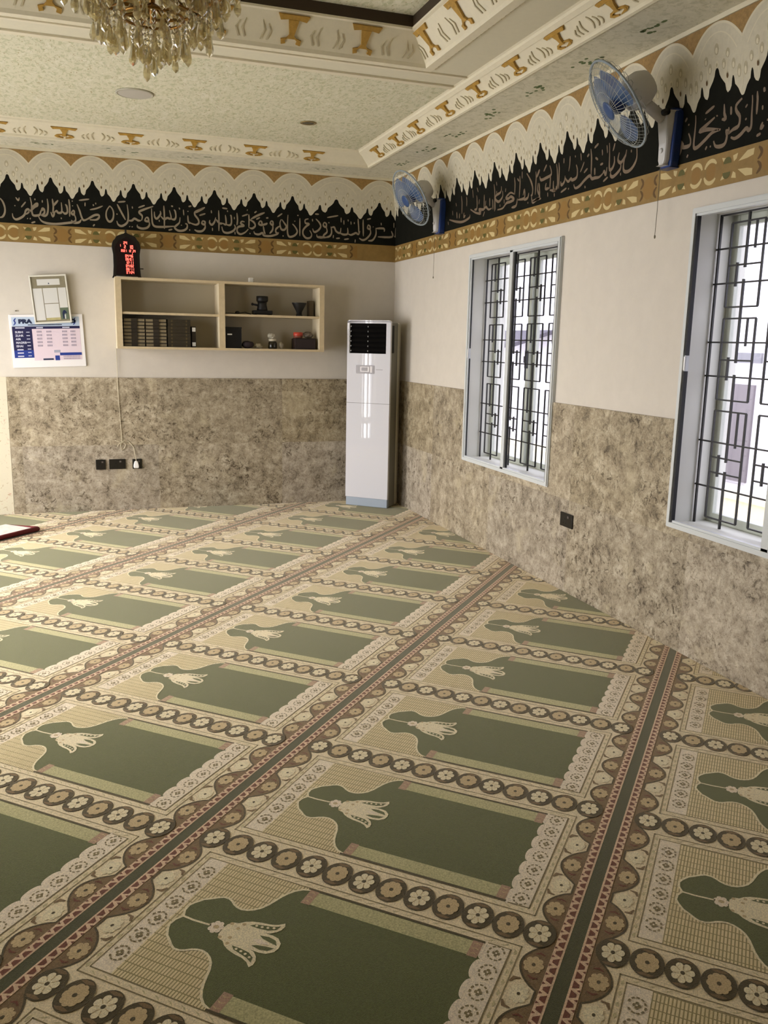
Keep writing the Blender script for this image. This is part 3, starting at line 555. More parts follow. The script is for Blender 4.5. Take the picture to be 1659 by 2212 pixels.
def tile():
    S = []
    def A(pts, lay, m): S.append((pts, lay, m))
    def R(t0, t1, s0, s1, lay, m): A([(t0, s0), (t1, s0), (t1, s1), (t0, s1)], lay, m)
    H = PW / 2
    R(-H, H, 0, PT, 0, 0)
    for foot in (0, 1):
        f = (lambda s_: PT - s_) if foot else (lambda s_: s_)
        def B(pts, lay, m): A([(t, f(s_)) for t, s_ in pts], lay, m)
        def wave(t):
            w_ = 0.0
            for t0 in (-0.468, -0.234, 0.0, 0.234, 0.468):
                d = abs(t - t0)
                if d < 0.09: w_ = max(w_, math.cos(d / 0.09 * PI / 2) ** 0.75)
            if abs(abs(t) - H) < 0.07: w_ = max(w_, 0.25)
            return 0.056 + 0.060 * w_
        N_ = 60; tt = [-H + PW * k / N_ for k in range(N_ + 1)]
        for k in range(N_): B([(tt[k], 0.045), (tt[k + 1], 0.045), (tt[k + 1], wave(tt[k + 1])), (tt[k], wave(tt[k]))], 1, 4)
        for q in ribbon([(t, wave(t)) for t in tt], 0.006, False): B(q, 2, 5)
        B([(-H, 0), (H, 0), (H, 0.019), (-H, 0.019)], 2, 13)
        B([(-H, 0.019), (H, 0.019), (H, 0.048), (-H, 0.048)], 3, 2)
        for k in range(20):
            x = -H + PW * (k + 0.5) / 20
            B([(x - 0.015, 0.025), (x + 0.015, 0.025), (x + 0.007, 0.041), (x - 0.004, 0.041)], 4, 3)
            x = -H + PW * k / 20
            B([(x - 0.005, 0.047), (x + 0.005, 0.047), (x, 0.038)], 4, 3)
        for t0 in (-0.234, 0, 0.234):
            B(flower(t0, 0.083, 0.034, 0.027, 8), 3, 6); B(ell(t0, 0.083, 0.007, 0.005, 8), 4, 5)
            for sg in (-1, 1):
                for q in ribbon([(t0 + sg * 0.045, 0.062), (t0 + sg * 0.05, 0.075), (t0 + sg * 0.043, 0.088)], 0.008): B(q, 3, 3)
        for t0 in (-0.117, 0.117):
            B(flower(t0, 0.092, 0.034, 0.026, 8), 3, 7); B(ell(t0, 0.092, 0.006, 0.0045, 8), 4, 5)
            for sg in (-1, 1):
                for q in ribbon([(t0 + sg * 0.034, 0.124), (t0 + sg * 0.052, 0.117), (t0 + sg * 0.055, 0.100)], 0.011): B(q, 3, 4)
        # leaf border and lace with small rosettes
        for k in range(14):
            x = -0.26 + 0.04 * k
            B([(x - 0.012, 0.141), (x, 0.133), (x + 0.012, 0.139), (x + 0.002, 0.143)], 1, 10)
        if not foot:
            B([(-0.262, 0.150), (0.262, 0.150), (0.262, 0.214), (-0.262, 0.214)], 1, 9)
            ys_ = 0.183
        else:
            B([(-0.262, 0.154), (0.262, 0.154), (0.262, 0.216), (-0.262, 0.216)], 3, 9)
            ys_ = 0.184
            for k in range(7):
                x = -0.2325 + 0.0775 * k
                B([(x + 0.0385 * math.cos(a), 0.2155 + 0.015 * math.sin(a)) for a in [PI * j / 10 for j in range(11)]], 3, 9)
        for k in range(7 if foot else 6):
            x = (-0.2325 if foot else -0.194) + 0.0775 * k
            for j in range(11):
                if j in (8,): continue
                a = 2 * PI * j / 11 + 0.3
                for q in ribbon([(x + 0.0275 * math.cos(a + d), ys_ + 0.0215 * math.sin(a + d)) for d in (-0.19, 0.0, 0.19)], 0.0052, False): B(q, 4, 12)
            B(flower(x, ys_, 0.0135, 0.0105, 4, 0.45), 4, 12); B(ell(x, ys_, 0.0035, 0.003, 6), 5, 9)
    # box lines
    def frame(t, s0, s1, wd):
        for q in ([(-t, s0), (t, s0), (t, s0 + wd), (-t, s0 + wd)], [(-t, s1 - wd), (t, s1 - wd), (t, s1), (-t, s1)], [(-t, s0), (-t + wd, s0), (-t + wd, s1), (-t, s1)], [(t - wd, s0), (t, s0), (t, s1), (t - wd, s1)]): A(q, 2, 12)
    frame(0.291, 0.127, PT - 0.127, 0.0035); frame(0.266, 0.147, PT - 0.150, 0.0035)
    for sg in (-1, 1):
        for k in range(24):
            y_ = 0.17 + 0.04 * k
            A([(sg * 0.272, y_ - 0.012), (sg * 0.279, y_), (sg * 0.285, y_ + 0.012), (sg * 0.275, y_ + 0.002)], 1, 10)
    R(-0.262, 0.262, 0.214, 0.515, 1, 8)
    out = [(0.0, 0.243), (0.022, 0.231), (0.045, 0.229), (0.061, 0.236), (0.085, 0.252), (0.098, 0.270), (0.110, 0.284), (0.119, 0.299), (0.119, 0.316), (0.113, 0.330), (0.103, 0.343), (0.096, 0.358), (0.094, 0.374), (0.098, 0.390), (0.108, 0.406),
           (0.123, 0.420), (0.145, 0.431), (0.170, 0.439), (0.192, 0.446), (0.212, 0.455), (0.232, 0.468), (0.248, 0.486), (0.255, 0.505), (0.262, 0.515)]
    left = [(-t, s_) for t, s_ in reversed(out[1:])]
    A(left[:] + out + [(0.262, PT - 0.2165), (-0.262, PT - 0.2165)], 2, 1)
    for q in ribbon(left + out, 0.007, False): A(q, 3, 7)
    for sg in (-1, 1):
        R(*(sorted((sg * 0.196, sg * 0.254))), 0.515, 1.036, 3, 11)
        for s0 in (0.508, 1.008): R(*(sorted((sg * 0.192, sg * 0.256))), s0, s0 + 0.028, 4, 14)
        for s0 in (0.515, 1.017):
            for j in range(3):
                for q in ribbon([(sg * (0.203 + 0.02 * j), s0 - 0.004), (sg * (0.208 + 0.02 * j), s0 + 0.006), (sg * (0.203 + 0.02 * j), s0 + 0.016)], 0.004): A(q, 5, 6)
        R(*(sorted((sg * 0.256, sg * 0.2635))), 0.50, 1.04, 4, 5)
    # hanging lamp with its chain
    for q in ribbon([(0, 0.236), (0.003, 0.28), (0, 0.335)], 0.007, False): A(q, 4, 7)
    A(flower(0.0, 0.352, 0.026, 0.022, 7), 4, 9); A(ell(0.0, 0.352, 0.008, 0.009, 8), 5, 6)
    lamp = [(0.0, 0.372), (0.022, 0.374), (0.036, 0.384), (0.04, 0.40), (0.052, 0.412), (0.062, 0.43), (0.069, 0.455), (0.073, 0.482), (0.080, 0.50), (0.094, 0.516), (0.082, 0.522), (0.066, 0.520), (0.052, 0.512), (0.040, 0.498), (0.036, 0.485),
            (0.037, 0.51), (0.033, 0.53), (0.018, 0.546), (0.0, 0.550)]
    A(lamp + [(-t, s_) for t, s_ in reversed(lamp[1:-1])], 4, 7)
    for sg in (-1, 1):
        A([(sg * 0.044, 0.432), (sg * 0.056, 0.445), (sg * 0.062, 0.470), (sg * 0.068, 0.494), (sg * 0.078, 0.512), (sg * 0.060, 0.507), (sg * 0.048, 0.488), (sg * 0.044, 0.46)], 5, 1)
        for k, (x, y_) in enumerate(((0.051, 0.45), (0.053, 0.466), (0.057, 0.482), (0.063, 0.498))): A(ell(sg * x, y_, 0.0045, 0.0045, 6), 6, 7)
        A([(sg * 0.006, 0.54), (sg * 0.022, 0.528), (sg * 0.027, 0.505), (sg * 0.022, 0.478), (sg * 0.014, 0.492), (sg * 0.009, 0.515)], 5, 1)
        for x, y_ in ((0.03, 0.384), (0.042, 0.416), (0.02, 0.41)): A(ell(sg * x, y_, 0.006, 0.006, 7), 5, 6)
    A([(0, 0.468), (0.009, 0.49), (0.0, 0.525), (-0.009, 0.49)], 6, 9)
    # chain of medallions along one side
    for k in range(13):
        y_ = 0.098 + 0.08883 * k; lt = k % 2 == 0
        A(ell(H, y_, 0.0585, 0.0445, 24), 5, 5)
        for sg in (-1, 1):
            A([(H + sg * 0.053, y_ - 0.012), (H + sg * 0.046, y_ - 0.022), (H + sg * 0.040, y_ + 0.0), (H + sg * 0.046, y_ + 0.022), (H + sg * 0.053, y_ + 0.012)], 6, 4)
        A(flower(H, y_, 0.040, 0.031, 7 if lt else 9, 0.26 if lt else 0.12), 7, 7 if lt else 6)
        A(ell(H, y_, 0.0075, 0.006, 8), 8, 5)
        if lt:
            for j in range(7):
                a = 2 * PI * (j + 0.5) / 7
                for q in ribbon([(H + 0.012 * math.cos(a), y_ + 0.0095 * math.sin(a)), (H + 0.03 * math.cos(a), y_ + 0.023 * math.sin(a))], 0.0025, False): A(q, 8, 6)
    return S
TILE = tile()
KA = math.radians(47.0); EX, EY = math.cos(KA), math.sin(KA); NX, NY = -EY, EX     # e along the rows, n towards the niche
VL = [-5.685, -4.42, -3.157, -1.887, -0.635, 0.648, 1.90, 3.16, 4.42]               # seam lines (n coordinate)
U0 = [-6.32, -6.32, -6.33, -6.36, -6.378, -6.36, -6.36, -6.36]                      # niche centre phase of each row
def clip(poly, ax, lim):
    out = []
    for i in range(len(poly)):
        a, b_ = poly[i - 1], poly[i]; ia, ib = a[ax] <= lim, b_[ax] <= lim
        if ia != ib:
            t = (lim - a[ax]) / (b_[ax] - a[ax]); q = tuple(a[k] + (b_[k] - a[k]) * t for k in range(2)); out.append(q)
        if ib: out.append(b_)
    return out
row_labels = ['green prayer carpet row meeting the wall under the partly hidden second window', 'green prayer carpet row meeting the tiled wall below its lone socket',
              'green prayer carpet row meeting the wall below the window beside the air conditioner', 'green prayer carpet row running into the corner under the floor air conditioner',
              'green prayer carpet row ending at the back wall below the wooden shelf', 'green prayer carpet row under the maroon-edged rug, ending below the three sockets']
ri = 0
for r in range(1, 7):
    v_head, v_foot = VL[r + 1], VL[r]; k = (v_head - v_foot) / PT
    b = MB()
    u = U0[r] - PW * 5
    while u < 0.5:
        # tile centre in world space; skip tiles outside the room
        cx_, cy_ = u * EX + (v_head + v_foot) / 2 * NX, u * EY + (v_head + v_foot) / 2 * NY
        if XL - 0.8 < cx_ < 0.9 and -9.2 < cy_ < 0.9:
            near = cx_ > -1.2 or cy_ > -1.2 or cx_ < XL + 1.2
            for pts, lay, m in TILE:
                q = [((u - t) * EX + (v_head - s_ * k) * NX, (u - t) * EY + (v_head - s_ * k) * NY) for t, s_ in pts]
                if near:
                    q = clip(q, 0, -0.014); q = clip(q, 1, -0.014) if q else q
                    if q and min(p[0] for p in q) < XL + 0.01: q = [(-x_, y_) for x_, y_ in clip([(-x_, y_) for x_, y_ in q], 0, -XL - 0.01)]
                    if len(q) < 3: continue
                # local frame: x along the row, y along the prayer place
                b.poly([(x_ * EX + y_ * EY - u0l, v_head - (x_ * NX + y_ * NY), 0.006 + lay * 0.0004) for x_, y_ in q] if False else [(x_, y_, 0.006 + lay * 0.0004) for x_, y_ in q], m)
        u += PW
    if not b.v: continue
    # object rotated so that its own axes follow the weave
    Minv = Matrix.Rotation(-KA, 4, 'Z')
    b.v = [tuple(Minv @ Vector(p)) for p in b.v]
    o = b.build('prayer_carpet', KM, rotz=KA)
    tag(o, row_labels[min(ri, 5)], 'carpet'); ri += 1

# ------------------------------------------------------------ windows in the right wall
def vglass():
    m = bpy.data.materials.new('window_glass'); m.use_nodes = True; nt = m.node_tree; N = nt.nodes
    for n in list(N):
        if n.type == 'BSDF_PRINCIPLED': N.remove(n)
    out = [n for n in N if n.type == 'OUTPUT_MATERIAL'][0]
    t = N.new('ShaderNodeBsdfTransparent'); t.inputs[0].default_value = (0.76, 0.75, 0.79, 1); g = N.new('ShaderNodeBsdfGlossy'); g.inputs['Roughness'].default_value = 0.02
    mx = N.new('ShaderNodeMixShader'); mx.inputs[0].default_value = 0.05
    nt.links.new(t.outputs[0], mx.inputs[1]); nt.links.new(g.outputs[0], mx.inputs[2]); nt.links.new(mx.outputs[0], out.inputs[0])
    return m
M_GLASS = vglass()
def window(name, ya, yb, flip, label):
    """ya far edge, yb near edge of the casing (ya > yb)"""
    b = MB(); cw = 0.04
    # casing proud of the wall, with a stepped profile
    for x0, x1, e in ((-0.022, 0.0, 0.0), (-0.030, -0.018, 0.012)):
        w_ = cw - e
        b.box(x0, x1, ya - w_, ya - e * 0.5, WZ0 + e * 0.5, WZ1 - e * 0.5); b.box(x0, x1, yb + e * 0.5, yb + w_, WZ0 + e * 0.5, WZ1 - e * 0.5)
        b.box(x0, x1, yb + w_, ya - w_, WZ1 - w_, WZ1 - e * 0.5); b.box(x0, x1, yb + w_, ya - w_, WZ0 + e * 0.5, WZ0 + w_)
    root = struct(b.build(name, M_PVC), label)
    # reveal lining
    b = MB(); ja, jb, z0, z1 = ya - 0.04, yb + 0.04, WZ0 + 0.03, WZ1 - 0.025
    b.box(0.0, 0.30, ja, ja + 0.012, z0, z1); b.box(0.0, 0.30, jb - 0.012, jb, z0, z1)
    b.box(0.0, 0.30, jb, ja, z1, z1 + 0.012); b.box(0.0, 0.30, jb, ja, z0 - 0.012, z0)
    b.build('reveal_lining', M_LINING, root)
    # rolled insect-screen tracks: black slots beside the casing and the centre post
    b = MB(); zs = z0 + (z1 - z0) * 0.53
    gw = 0.012 if flip else 0.005; gx = -0.026 if flip else -0.012
    b.box(gx, -0.004, ja - 0.004, ja - 0.004 + gw, z0 + 0.0, zs - 0.04); b.box(gx, -0.004, ja - 0.004, ja - 0.004 + gw, zs + 0.04, z1 - 0.015)
    b.box(-0.024, -0.004, jb - 0.006, jb + 0.003, z0, z1)
    b.build('black_gasket', M_GASKET, root)['label'] = 'black slot between casing and reveal'
    yp = (ya + yb) / 2
    b = MB(); b.box(-0.022, 0.012, yp - 0.034, yp + 0.014, z0 - 0.01, z1 + 0.005); b.build('screen_post', M_PVC, root, bevel=0.003)
    b = MB(); b.box(-0.008, 0.004, yp - 0.052, yp - 0.036, z0, z1); b.build('black_gasket', M_GASKET, root)
    b = MB(); b.box(-0.026, -0.018, ja + 0.0, ja + 0.012, zs - 0.035, zs + 0.035); b.build('latch', M_WHITEPL, root, bevel=0.002)
    # iron security grille
    b = MB(); X = 0.11; s = 1 if not flip else -1
    y0 = ya - 0.057; y1 = yb + 0.057
    def V(y, za, zb, r=0.0052): b.box(X - r, X + r, y - r, y + r, za, zb)
    def Hh(z, a, c, r=0.0040): b.box(X - r, X + r, min(a, c), max(a, c), z - r, z + r)
    V(y0, z0, 2.262); V(y1, z0, 2.262); Hh(2.258, y0, y1)
    for z in (2.095, 1.925, 1.635, 1.465, 1.13, 0.895): Hh(z, ya - 0.028, yb + 0.028)
    k = 0
    while True:
        cA = ya - 0.14 - 0.312 * k; cB = cA - 0.225; k += 1
        if cB < y1 + 0.01: break
        cm = (cA + cB) / 2 - 0.002; d = 0.055 * s
        for za, zb in ((1.808, 2.213), (1.348, 1.752), (0.735, 1.292)): 
            V(cA, za, zb, 0.0045); V(cB, za, zb, 0.0045); Hh(za, cA, cB); Hh(zb, cA, cB)
        for z in (2.01, 1.548, 1.053, 0.974): Hh(z, cA, cB)
        V(cm, 1.995, 2.262); V(cm, 1.535, 1.94); V(cm, 1.035, 1.477); V(cm, z0, 0.988)
        V(cm + d, 2.082, 2.213, 0.0045); V(cm - d, 1.907, 2.022); V(cm + d, 1.617, 1.752, 0.0045); V(cm - d, 1.447, 1.562); V(cm + d, 1.114, 1.292, 0.0045); V(cm - d, 0.955, 1.068)
    b.build('security_grille', M_IRON, root)['label'] = 'black iron security grille of nested bars'
    # sliding sashes
    W = ja - jb; cuts = [(0.0, 0.455), (0.435, 0.80), (0.78, 1.0)]
    for i, (f0, f1) in enumerate(cuts):
        a, c = ja - W * f0, ja - W * f1; xs = 0.20 + 0.03 * (i % 2); st = 0.045
        if i == 1: st = 0.07
        b = MB(); b.box(xs, xs + 0.028, a - st, a, z0, z1); b.box(xs, xs + 0.028, c, c + st, z0, z1); b.box(xs, xs + 0.028, c + st, a - st, z0, z0 + 0.05); b.box(xs, xs + 0.028, c + st, a - st, z1 - 0.055, z1)
        sh = b.build('sash', M_SASH, root, bevel=0.003)
        b = MB(); b.box(xs + 0.011, xs + 0.016, c + st - 0.005, a - st + 0.005, z0 + 0.045, z1 - 0.05); b.build('pane', M_GLASS, sh)
        if i == 0:
            b = MB(); b.box(xs - 0.018, xs, c + 0.008, c + 0.034, 1.43, 1.56); b.box(xs - 0.03, xs - 0.018, c + 0.014, c + 0.028, 1.47, 1.52); b.build('sash_handle', M_BLACKPL, sh, bevel=0.003)
    return root
window('window_1', WIN[0][0], WIN[0][1], False, 'white framed window with black grille between the floor air conditioner and the single wall socket')
window('window_2', WIN[1][0], WIN[1][1], True, 'white framed window with black grille nearest the camera, showing a grey door outside')

# ------------------------------------------------------------ outside: yard and the neighbouring bungalow
struct(MB().box(0.32, 16, -26, 30, -1.05, -0.85).build('ground', mat('pale_concrete', (200, 196, 190), 0.8, var=0.06, scale=3)))
M_NWALL = mat('white_render', (238, 236, 240), 0.8); M_NBASE = mat('cream_render', (222, 212, 176), 0.8)
b = MB(); b.box(0, 0.15, -12, 22, 0, 0.74); b.box(-0.03, 0.18, -12, 22, 0.74, 0.80); tag(b.build('boundary_wall', M_NBASE, loc=(4.15, 0, -0.85)), 'low cream boundary wall outside the windows', 'wall')
nb = thing('neighbour_house', 'white rendered house with grey door outside beyond the window grilles', 'building', (8.5, 4.0, -0.85))
b = MB(); b.box(0, 0.25, -16.0, 18.0, 0, 7.0); b.build('wall', M_NWALL, nb)
b = MB(); b.prism([(-0.6, -16.2, 7.0), (-0.6, 18.2, 7.0), (3.5, 18.2, 8.2), (3.5, -16.2, 8.2)], (0, 0, 0.1)); b.build('roof', mat('grey_roof_sheet', (84, 80, 86), 0.7), nb)
M_NDOOR = mat('grey_lilac_door', (118, 112, 112), 0.6); M_NWIN = mat('grey_shutter', (124, 124, 126), 0.5)
for y0, y1, z0, z1, nm, mm in ((0.30, 1.08, 0.05, 1.83, 'door', M_NDOOR), (0.2, 0.95, 2.22, 2.40, 'window', M_NWIN), (-5.0, -4.0, 1.2, 2.3, 'window', M_NWIN)):
    b = MB(); b.box(-0.05, 0.0, y0, y1, z0, z1)
    d_ = b.build(nm, mm, nb)
b = MB(); b.prism([(-1.2, 7.6, 2.38), (-1.2, 11.0, 2.38), (0.0, 11.0, 2.75), (0.0, 7.6, 2.75)], (0, 0, 0.10)); b.build('canopy', MATS['grey_roof_sheet'], nb)

# ------------------------------------------------------------ floor-standing air conditioner
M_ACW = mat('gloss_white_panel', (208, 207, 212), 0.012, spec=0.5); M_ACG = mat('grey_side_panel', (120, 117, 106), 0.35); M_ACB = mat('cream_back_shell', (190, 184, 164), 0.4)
M_ACP = mat('blue_grey_plinth', (150, 160, 172), 0.5); M_ACD = mat('grey_display', (138, 132, 132), 0.25); M_ACL = mat('pale_display_window', (206, 200, 200), 0.2); M_VANE = mat('dark_vane', (18, 16, 14), 0.85, spec=0.08); M_CHIP = mat('grey_clip', (120, 118, 110), 0.4)
AC = thing('floor_air_conditioner', 'tall white floor-standing air conditioner with black louvres in the room corner', 'air conditioner', (-0.551, -0.228, 0.0095), math.radians(-42.0))
W_, D_, H_ = 0.450, 0.285, 1.792
def rrect(x0, x1, z0, z1, r, n=5):
    pts = []
    for cx, cz, a0 in ((x1 - r, z1 - r, 0), (x0 + r, z1 - r, PI / 2), (x0 + r, z0 + r, PI), (x1 - r, z0 + r, 1.5 * PI)):
        pts += [(cx + r * math.cos(a0 + PI / 2 * j / n), cz + r * math.sin(a0 + PI / 2 * j / n)) for j in range(n + 1)]
    return pts
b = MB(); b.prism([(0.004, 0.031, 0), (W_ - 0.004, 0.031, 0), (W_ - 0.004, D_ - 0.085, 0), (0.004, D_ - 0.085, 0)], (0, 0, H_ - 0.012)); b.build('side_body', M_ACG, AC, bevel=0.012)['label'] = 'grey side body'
b = MB(); b.prism([(0.004, D_ - 0.0845, 0), (W_ - 0.002, D_ - 0.0845, 0), (W_ - 0.006, D_, 0), (0.10, D_, 0)], (0, 0, H_ - 0.02)); b.build('back_shell', M_ACB, AC, bevel=0.02)
gx0, gx1, gz0, gz1 = 0.024, 0.405, 1.482, 1.762
b = MB()   # front panel built around the louvre opening
pf, pb = 0.0, 0.03
b.prism([(x, pf, z) for x, z in rrect(0.0, W_, gz1, H_, 0.022) if z > gz1 + 0.012] + [(0.0, pf, gz1), (W_, pf, gz1)], (0, pb, 0))
b.box(0.0, gx0, pf, pb, gz0, gz1); b.box(gx1, W_, pf, pb, gz0, gz1); b.box(0.0, W_, pf, pb, 1.012, gz0); b.box(0.0, W_, pf, pb, 0.085, 1.009)
b.build('front_panel', M_ACW, AC, bevel=0.003)
b = MB(); b.box(gx0, gx1, 0.025, 0.0305, gz0, gz1); b.build('louvre_recess', mat('louvre_black', (10, 9, 8), 0.9, spec=0.05), AC)
for k in range(6):
    z = gz0 + 0.022 + 0.0455 * k
    b = MB(); b.add([(gx0 + 0.004, 0.004, z), (gx1 - 0.004, 0.004, z), (gx1 - 0.004, 0.023, z + 0.02), (gx0 + 0.004, 0.023, z + 0.02), (gx0 + 0.004, 0.004, z + 0.003), (gx1 - 0.004, 0.004, z + 0.003), (gx1 - 0.004, 0.023, z + 0.023), (gx0 + 0.004, 0.023, z + 0.023)],
          [(0, 1, 2, 3), (7, 6, 5, 4), (0, 4, 5, 1), (1, 5, 6, 2), (2, 6, 7, 3), (3, 7, 4, 0)])
    v = b.build('louvre_vane', M_VANE, AC)
    b = MB(); b.box(gx0 + 0.188, gx0 + 0.194, 0.0015, 0.008, z - 0.006, z + 0.008); b.build('vane_clip', M_CHIP, v)
    b = MB(); b.box(gx0 + 0.008, gx0 + 0.018, 0.0015, 0.008, z - 0.004, z + 0.008); b.build('vane_pivot', M_CHIP, v)
b = MB(); b.prism([(x, -0.003, z) for x, z in rrect(0.098, 0.290, 1.292, 1.372, 0.008, 3)], (0, 0.006, 0)); ds = b.build('display', M_ACD, AC)
b = MB(); b.prism([(x, -0.0045, z) for x, z in rrect(0.142, 0.236, 1.308, 1.358, 0.004, 3)], (0, 0.002, 0), 0); b.prism([(x, -0.006, z) for x, z in rrect(0.156, 0.220, 1.318, 1.350, 0.003, 3)], (0, 0.002, 0), 1)
b.build('display_window', [M_ACL, M_ACD], ds)
b = MB(); b.prism([(x, -0.0045, z) for x, z in rrect(0.246, 0.270, 1.302, 1.364, 0.003, 3)], (0, 0.002, 0)); b.build('button_strip', M_ACL, ds)
b = MB(); b.box(0.305, 0.375, -0.0006, 0.0, 1.330, 1.334); b.build('lettering', M_ACD, AC)
b = MB(); b.box(0.004, W_ - 0.004, 0.004, 0.05, 0.0, 0.083); b.build('plinth', M_ACP, AC, bevel=0.004)
b = MB(); b.box(W_ - 0.0045, W_ - 0.0015, 0.048, 0.096, 1.49, 1.745); b.build('side_vent', M_BLACKPL, AC)
b = MB(); b.box(0.045, 0.052, -0.001, 0.0, 1.772, 1.786); b.build('logo_mark', M_ACD, AC)

# ------------------------------------------------------------ wall fans
M_FANB = mat('fan_blue', (40, 62, 118), 0.35); M_FANW = mat('fan_white', (204, 202, 200), 0.4); M_FANRIM = mat('fan_rim_grey_blue', (136, 146, 152), 0.4)
M_BLADE = mat('translucent_blue_blade', (72, 96, 132), 0.25, alpha=0.88); M_WIRE = mat('cage_wire', (168, 172, 168), 0.4)
def wall_fan(y, zb, head, nrm, label, cord):
    root = thing('wall_fan', label, 'fan', (0, y, zb), 0, 'wall fans above the windows')
    # base: white cover on a blue back shell
    b = MB(); prof = [(0.0, 0.040), (0.03, 0.046), (0.12, 0.050), (0.22, 0.056), (0.275, 0.058), (0.285, 0.045)]
    vs = []; 
    for z, hw in prof: vs += [(-0.002, -hw, z), (-0.055, -hw, z), (-0.055, hw, z), (-0.002, hw, z)]
    fs = [(0, 1, 2, 3), tuple(range(len(vs) - 1, len(vs) - 5, -1))]
    for i in range(len(prof) - 1):
        for j in range(4): fs.append((i * 4 + j, i * 4 + (j + 1) % 4, i * 4 + 4 + (j + 1) % 4, i * 4 + 4 + j))
    b.add(vs, fs); b.build('back_shell', M_FANB, root, bevel=0.012)['label'] = 'blue back shell'
    b = MB(); vs = []
    for z, hw in [(0.012, 0.018), (0.04, 0.034), (0.12, 0.038), (0.22, 0.048), (0.272, 0.050)]: vs += [(-0.05, -hw, z), (-0.085 - 0.12 * max(0, z - 0.14), -hw * 0.85, z), (-0.085 - 0.12 * max(0, z - 0.14), hw * 0.85, z), (-0.05, hw, z)]
    fs = [(0, 1, 2, 3), (19, 18, 17, 16)]
    for i in range(4):
        for j in range(4): fs.append((i * 4 + j, i * 4 + (j + 1) % 4, i * 4 + 4 + (j + 1) % 4, i * 4 + 4 + j))
    b.add(vs, fs); b.build('base_cover', M_FANW, root, bevel=0.010)
    b = MB(); b.blob(-0.088, 0.0, 0.085, 0.008, 0.014, 0.014); b.build('control_knob', M_FANW, root, smooth=True)
    h = Vector(head) - Vector((0, y, zb)); n = Vector(nrm).normalized()
    mot = h - n * 0.10
    b = MB(); b.tube([(-0.09, 0, 0.24), tuple(mot + Vector((0.05, 0, -0.03))), tuple(mot)], [0.030, 0.028, 0.03], 12); b.build('arm', M_FANW, root, smooth=True)
    b = MB(); b.tube([(-0.105, -0.055, 0.262), (-0.105, 0.03, 0.262)], 0.017, 12); b.build('tilt_screw', M_BLACKPL, root, smooth=True)
    z = n; x = Vector((0, 0, 1)).cross(z).normalized(); yv = z.cross(x)
    M = Matrix(((x.x, yv.x, z.x, h.x), (x.y, yv.y, z.y, h.y), (x.z, yv.z, z.z, h.z), (0, 0, 0, 1)))
    b = MB(); b.M = M; b.lathe([(0.03, -0.20), (0.065, -0.19), (0.085, -0.15), (0.088, -0.09), (0.07, -0.05), (0.03, -0.045)], n=20); b.build('motor_housing', M_FANW, root, smooth=True)
    R_ = 0.235
    b = MB(); b.M = M
    for k in range(54):
        a = 2 * PI * k / 54; ca, sa = math.cos(a), math.sin(a)
        b.tube([(0.05 * ca, 0.05 * sa, 0.055), (0.14 * ca, 0.14 * sa, 0.050), (0.21 * ca, 0.21 * sa, 0.028), (R_ * ca, R_ * sa, 0.0)], 0.0011, 4, 0, cap=False)
        if k % 2 == 0: b.tube([(0.07 * ca, 0.07 * sa, -0.06), (0.16 * ca, 0.16 * sa, -0.055), (0.22 * ca, 0.22 * sa, -0.03), (R_ * ca, R_ * sa, 0.0)], 0.0011, 4, 0, cap=False)
    for rr, zz in ((0.10, 0.053), (0.17, 0.042), (0.21, 0.028)): b.tube([(rr * math.cos(a), rr * math.sin(a), zz) for a in [2 * PI * j / 32 for j in range(32)]], 0.0012, 5, 0, closed=True)
    cg = b.build('cage', M_WIRE, root)
    b = MB(); b.M = M; b.tube([(R_ * math.cos(a), R_ * math.sin(a), 0) for a in [2 * PI * j / 40 for j in range(40)]], 0.0065, 8, 0, closed=True); b.build('cage_rim', M_FANRIM, cg, smooth=True)
    b = MB(); b.M = M; b.lathe([(0.01, 0.062), (0.035, 0.060), (0.05, 0.056), (0.05, 0.052), (0.01, 0.052)], n=20); b.build('centre_cap', mat('fan_cap_blue', (52, 76, 118), 0.4), cg, smooth=True)
    for k in range(3):
        b = MB(); b.M = M @ Matrix.Rotation(2 * PI * k / 3 + 0.5, 4, 'Z'); g = []
        for i in range(9):
            rr = 0.035 + 0.165 * i / 8; hw = 0.40 + 0.48 * math.sin(PI * (0.10 + 0.72 * i / 8))
            for j in range(7):
                a = hw * (j / 6 * 2 - 1); g.append((rr * math.cos(a), rr * math.sin(a), 0.012 + 0.035 * (j / 6 - 0.5) * (1 - 0.4 * i / 8)))
        b.add(g, [(i * 7 + j, i * 7 + j + 1, i * 7 + j + 8, i * 7 + j + 7) for i in range(8) for j in range(6)])
        b.build('blade', M_BLADE, root, smooth=True)
    b = MB(); b.M = M; b.lathe([(0.01, 0.038), (0.03, 0.036), (0.042, 0.02), (0.042, -0.02), (0.02, -0.03)], n=18); b.build('hub', M_FANB, root, smooth=True)
    b = MB(); b.tube([(-0.07, 0.02, 0.01), (-0.068, 0.02, -0.2), (-0.07, 0.021, -cord)], 0.0016, 5); b.blob(-0.07, 0.021, -cord - 0.008, 0.005, 0.005, 0.010)
    b.build('pull_cord', mat('cord_grey', (116, 108, 92), 0.7), root)
    return root
wall_fan(-4.29, 2.515, (-0.33, -4.235, 2.81), (-1.0, 0.3, -0.75), 'blue and white wall fan above the bare wall between the two windows', 0.33)
wall_fan(-1.20, 2.515, (-0.33, -1.27, 2.775), (-1.0, -0.1, -0.6), 'blue and white wall fan near the room corner, its head over the frieze', 0.35)

